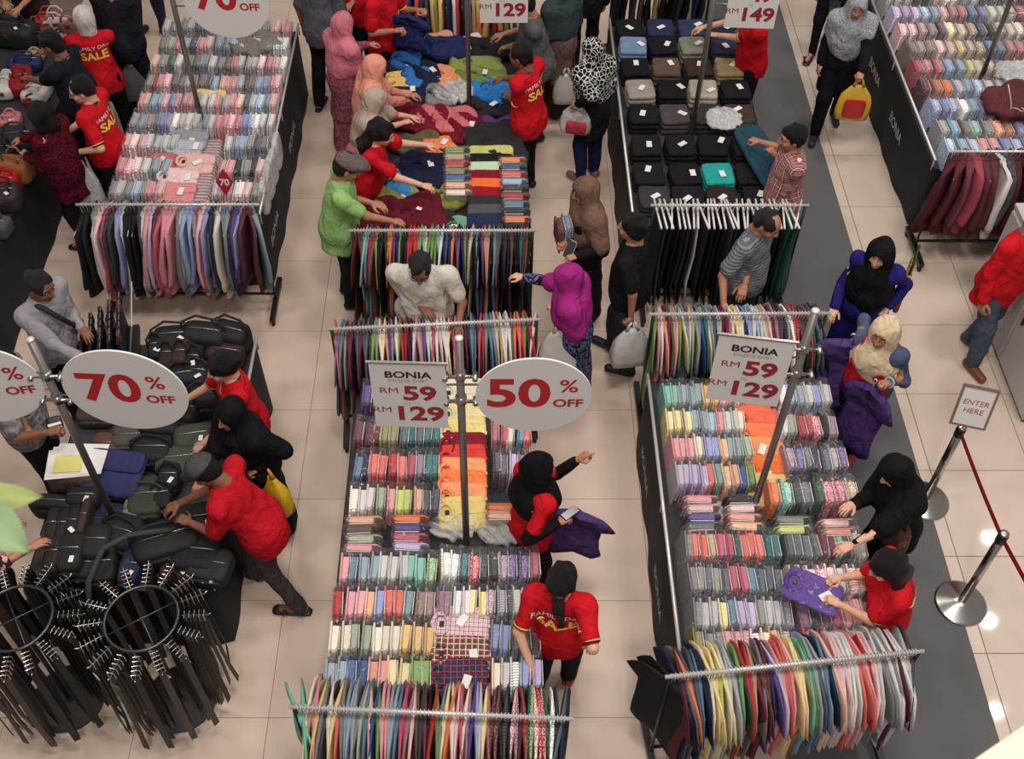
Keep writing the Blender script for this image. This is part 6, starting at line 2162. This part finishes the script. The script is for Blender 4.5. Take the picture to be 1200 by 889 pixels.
# ------------------------------------------------------------------ things carried and held
def carrier(label, top, size, rgb, rz=0.0, marks=None, mrgb=(190, 40, 50), clear=False):
    """plastic carrier bag hanging from a hand: gathered handles above a full, creased body"""
    w, d, h = size
    o = thing('carrier_bag', label, 'carrier bag', (top[0], top[1], top[2] - h), rz)
    lv = [(0.0, .92, .8), (.02, .97, .95), (.2, 1.0, 1.0), (.45, .95, .85), (.62, .78, .55), (.76, .5, .3), (.84, .3, .18)]
    n = 20
    vs, fs = [], []
    for li, (t, a, b) in enumerate(lv):
        for k_ in range(n):
            u = 2 * math.pi * k_ / n
            cr = 1 + (.05 * math.sin(5 * u + li) + .03 * math.sin(9 * u - li * 2))
            vs.append((math.copysign(abs(math.cos(u)) ** .6, math.cos(u)) * a * w / 2 * cr, math.copysign(abs(math.sin(u)) ** .6, math.sin(u)) * b * d / 2 * cr, t * h))
    for i in range(len(lv) - 1):
        for k_ in range(n):
            k2 = (k_ + 1) % n
            fs.append((i * n + k_, i * n + k2, (i + 1) * n + k2, (i + 1) * n + k_))
    fs.append(tuple(reversed(range(n))))
    fs.append(tuple((len(lv) - 1) * n + k_ for k_ in range(n)))
    m = film('carrier_film_clear', clear=.45, nscale=10, bumps=1.0, rough=.2) if clear else plain('carrier_%d_%d_%d' % rgb, rgb, .35, bump=1.0, nscale=11, noise=.12)
    b = part('body', MB().add(vs, fs), m, o, True)
    for s_ in (-1, 1):
        part('handle', MB().tube([(s_ * w * .13, 0, h * .8), (s_ * w * .09, 0, h * .92), (s_ * .012, 0, h * 1.0)], [.022, .012, .009], 7), m, o, True)
    if marks == 'panel':
        part('printed_panel', MB().soft_box((0, -d * .5, h * .33), (w * .62, .014, h * .5), (4, 2, 4), 6), plain('red_panel', (196, 40, 44), .4), b, True)
    elif marks:
        vs2, fs2 = text_geo(marks, .07, bold=.001)
        part('lettering', MB().add([(a + .0, -d * .53 - .004, h * .42 + c) for a, c, _ in vs2], fs2), plain('carrier_ink', mrgb, .6), b)
    return o


def held_shirt(name, label, top, rgb, rz, kind='short', scale=(1.6, 1, 1), hanger=True, cat='shirt', tilt=0.0, pattern=None):
    nm = cloth(rgb, pattern)
    o = part(name, hang_geo(kind, 5), nm, None, True, loc=top, rot=(tilt, 0, rz), label=label, cat=cat)
    o.scale = scale
    if hanger:
        part('hanger', hanger_geo('arm'), M_WHITE, o, True)
    return o


# each bag hangs straight below the hand that carries it
carrier('yellow plastic carrier bag held by the person in black at the bag table', (-1.614, 4.630, 0.980), (.32, .16, .46), (222, 176, 40), R(-35))
carrier('white plastic carrier bag on the arm of the person in magenta', (0.500, 5.934, 1.080), (.34, .18, .52), (206, 202, 196), R(10), None)
carrier('white plastic carrier bag held by the person in the black T-shirt', (1.094, 6.122, 0.880), (.32, .18, .46), (196, 192, 190), R(10), None)
carrier('yellow carrier bag with red panel held by the walking person in grey headscarf', (3.573, 9.346, 0.930), (.34, .14, .46), (212, 172, 56), R(-8), 'panel')
carrier('grey carrier bag held by the person in the black jacket', (-3.746, 9.948, 0.780), (.34, .2, .48), (104, 100, 98), R(20))
carrier('clear plastic bag with folded clothes carried by the person in the lattice headscarf', (0.762, 8.819, 1.050), (.30, .16, .34), (190, 186, 184), R(-10), None, clear=True)
fc = (0.767, 8.759, 0.900)
folded('folded_shirt', 'red and white folded garment inside the clear carried bag', 'shirt', (fc[0], fc[1], .74), (.2, .1, .12), R(-10), (176, 60, 66), tag=False)
carrier('clear plastic bag hanging beside the person with glasses at the dress shirts', (-3.745, 8.023, 1.000), (.24, .14, .5), (180, 176, 174), R(0), None, clear=True)
carrier('white shopping bag beside the teal headscarf', (0.714, 9.709, 0.800), (.26, .14, .4), (190, 184, 180), R(0))

held_shirt('purple_shirt', 'purple shirt on a hanger held up by the person in cream headscarf', (2.636, 5.598, 1.300), (80, 58, 110), R(62), scale=(1.9, .8, 1.0))
held_shirt('purple_shirt', 'lower purple shirt dangling from the hand of the person in cream headscarf', (2.766, 5.280, 1.160), (74, 54, 106), R(40), scale=(1.7, .72, .98))
held_shirt('purple_cloth', 'dark purple garment draped from the hand of the pointing person', (0.538, 4.159, 1.170), (74, 54, 100), R(75), scale=(1.5, .8, .62), hanger=False)
held_shirt('navy_cloth', 'navy garment held up by the person in red beyond the polo table', (-0.867, 9.926, 1.300), (38, 46, 92), R(70), scale=(1.5, .75, .5), hanger=False)
pk = folded('bagged_purple_shirt', 'purple folded shirt in clear bag held by the person with bob hair', 'shirt', ((2.011, 3.586, 1.120)[0], (2.011, 3.586, 1.120)[1], 1.08), (.36, .25, .03), R(-28), (92, 62, 142), collar=True, tag=True)
part('clear_bag', MB().soft_box((0, 0, .025), (.38, .27, .055), (5, 5, 2), 8), M_FILM, pk, True)
ph = thing('phone', 'grey phone in the hand of the person in brown headscarf', 'phone', (0.606, 6.736, 1.100), R(25))
ph.rotation_euler = (R(55), 0, R(-40))
part('case', MB().soft_box((0, 0, 0), (.085, .16, .012), (4, 6, 2), 8), plain('phone_case', (150, 142, 136), .4), ph, True)
part('screen', MB().box((0, 0, .0065), (.074, .145, .002)), plain('phone_glass', (60, 60, 64), .15), ph)
ph = thing('phone', 'dark phone in the hand of the pointing person', 'phone', (0.493, 4.145, 1.140), R(40))
part('case', MB().soft_box((0, 0, 0), (.13, .065, .012), (6, 4, 2), 8), plain('dark_phone_case', (40, 42, 52), .3), ph, True)
part('screen', MB().box((0, 0, .0065), (.118, .055, .002)), plain('phone_glass', (60, 60, 64), .15), ph)
cl = thing('calculator', 'black calculator with white keys held over the bag table', 'calculator', (-3.080, 4.824, 1.200), R(20))
cl.rotation_euler = (R(40), 0, R(20))
part('case', MB().soft_box((0, 0, 0), (.11, .15, .02), (4, 5, 2), 8), M_BLACK, cl, True)
for r_ in range(3):
    part('key_row', MB().box((0, -.045 + .032 * r_, .012), (.09, .018, .006)), M_PAPER, cl)
for i, (p_, c_) in enumerate((((0.506, 6.936, 1.000), 'bu'), ((0.564, 6.967, 1.000), 'sb'))):
    bagged(c_, (p_[0], p_[1], .98), '%s bagged shirt held by the person in brown headscarf' % dye(c_)[0], 'bagged shirts held by the person in brown headscarf', rz=R(8), name='bagged_shirt')

# bags worn by shoppers
hb = bag('brown handbag with woven pink panel on the shoulder of the person in black at the right table', (2.72, 4.22, .72), (.12, .34, .30), R(10), (86, 56, 48), 'case', tagc=False, group='bags worn by shoppers')
hb['label'] = 'brown handbag on the shoulder of the person in black at the right table'
part('shoulder_strap', MB().tube([(0, -.13, .28), (-.02, -.12, .48), (-.04, -.05, .64), (-.04, .03, .64), (-.02, .10, .48), (0, .13, .28)], .012, 6), bag_mat((70, 44, 38)), hb, True)
part('woven_panel', MB().box((.064, 0, .14), (.008, .28, .14)), cloth((170, 84, 96), 'stripe', (96, 120, 84), scale=60.0), hb)
tb = thing('tote_bag', 'flat printed tote in green and red under the arm of the person in royal blue', 'bag', (3.343, 6.524, 0.720), R(65))
part('body', MB().soft_box((0, 0, .19), (.36, .05, .40), (6, 3, 6), 8, .004, 2), cloth((70, 110, 60), 'print', (190, 60, 50), (206, 176, 90), scale=14.0), tb, True)
part('handle', MB().tube([(-.1, 0, .38), (-.08, 0, .55), (.08, 0, .55), (.1, 0, .38)], .01, 6), bag_mat((40, 60, 40)), tb, True)
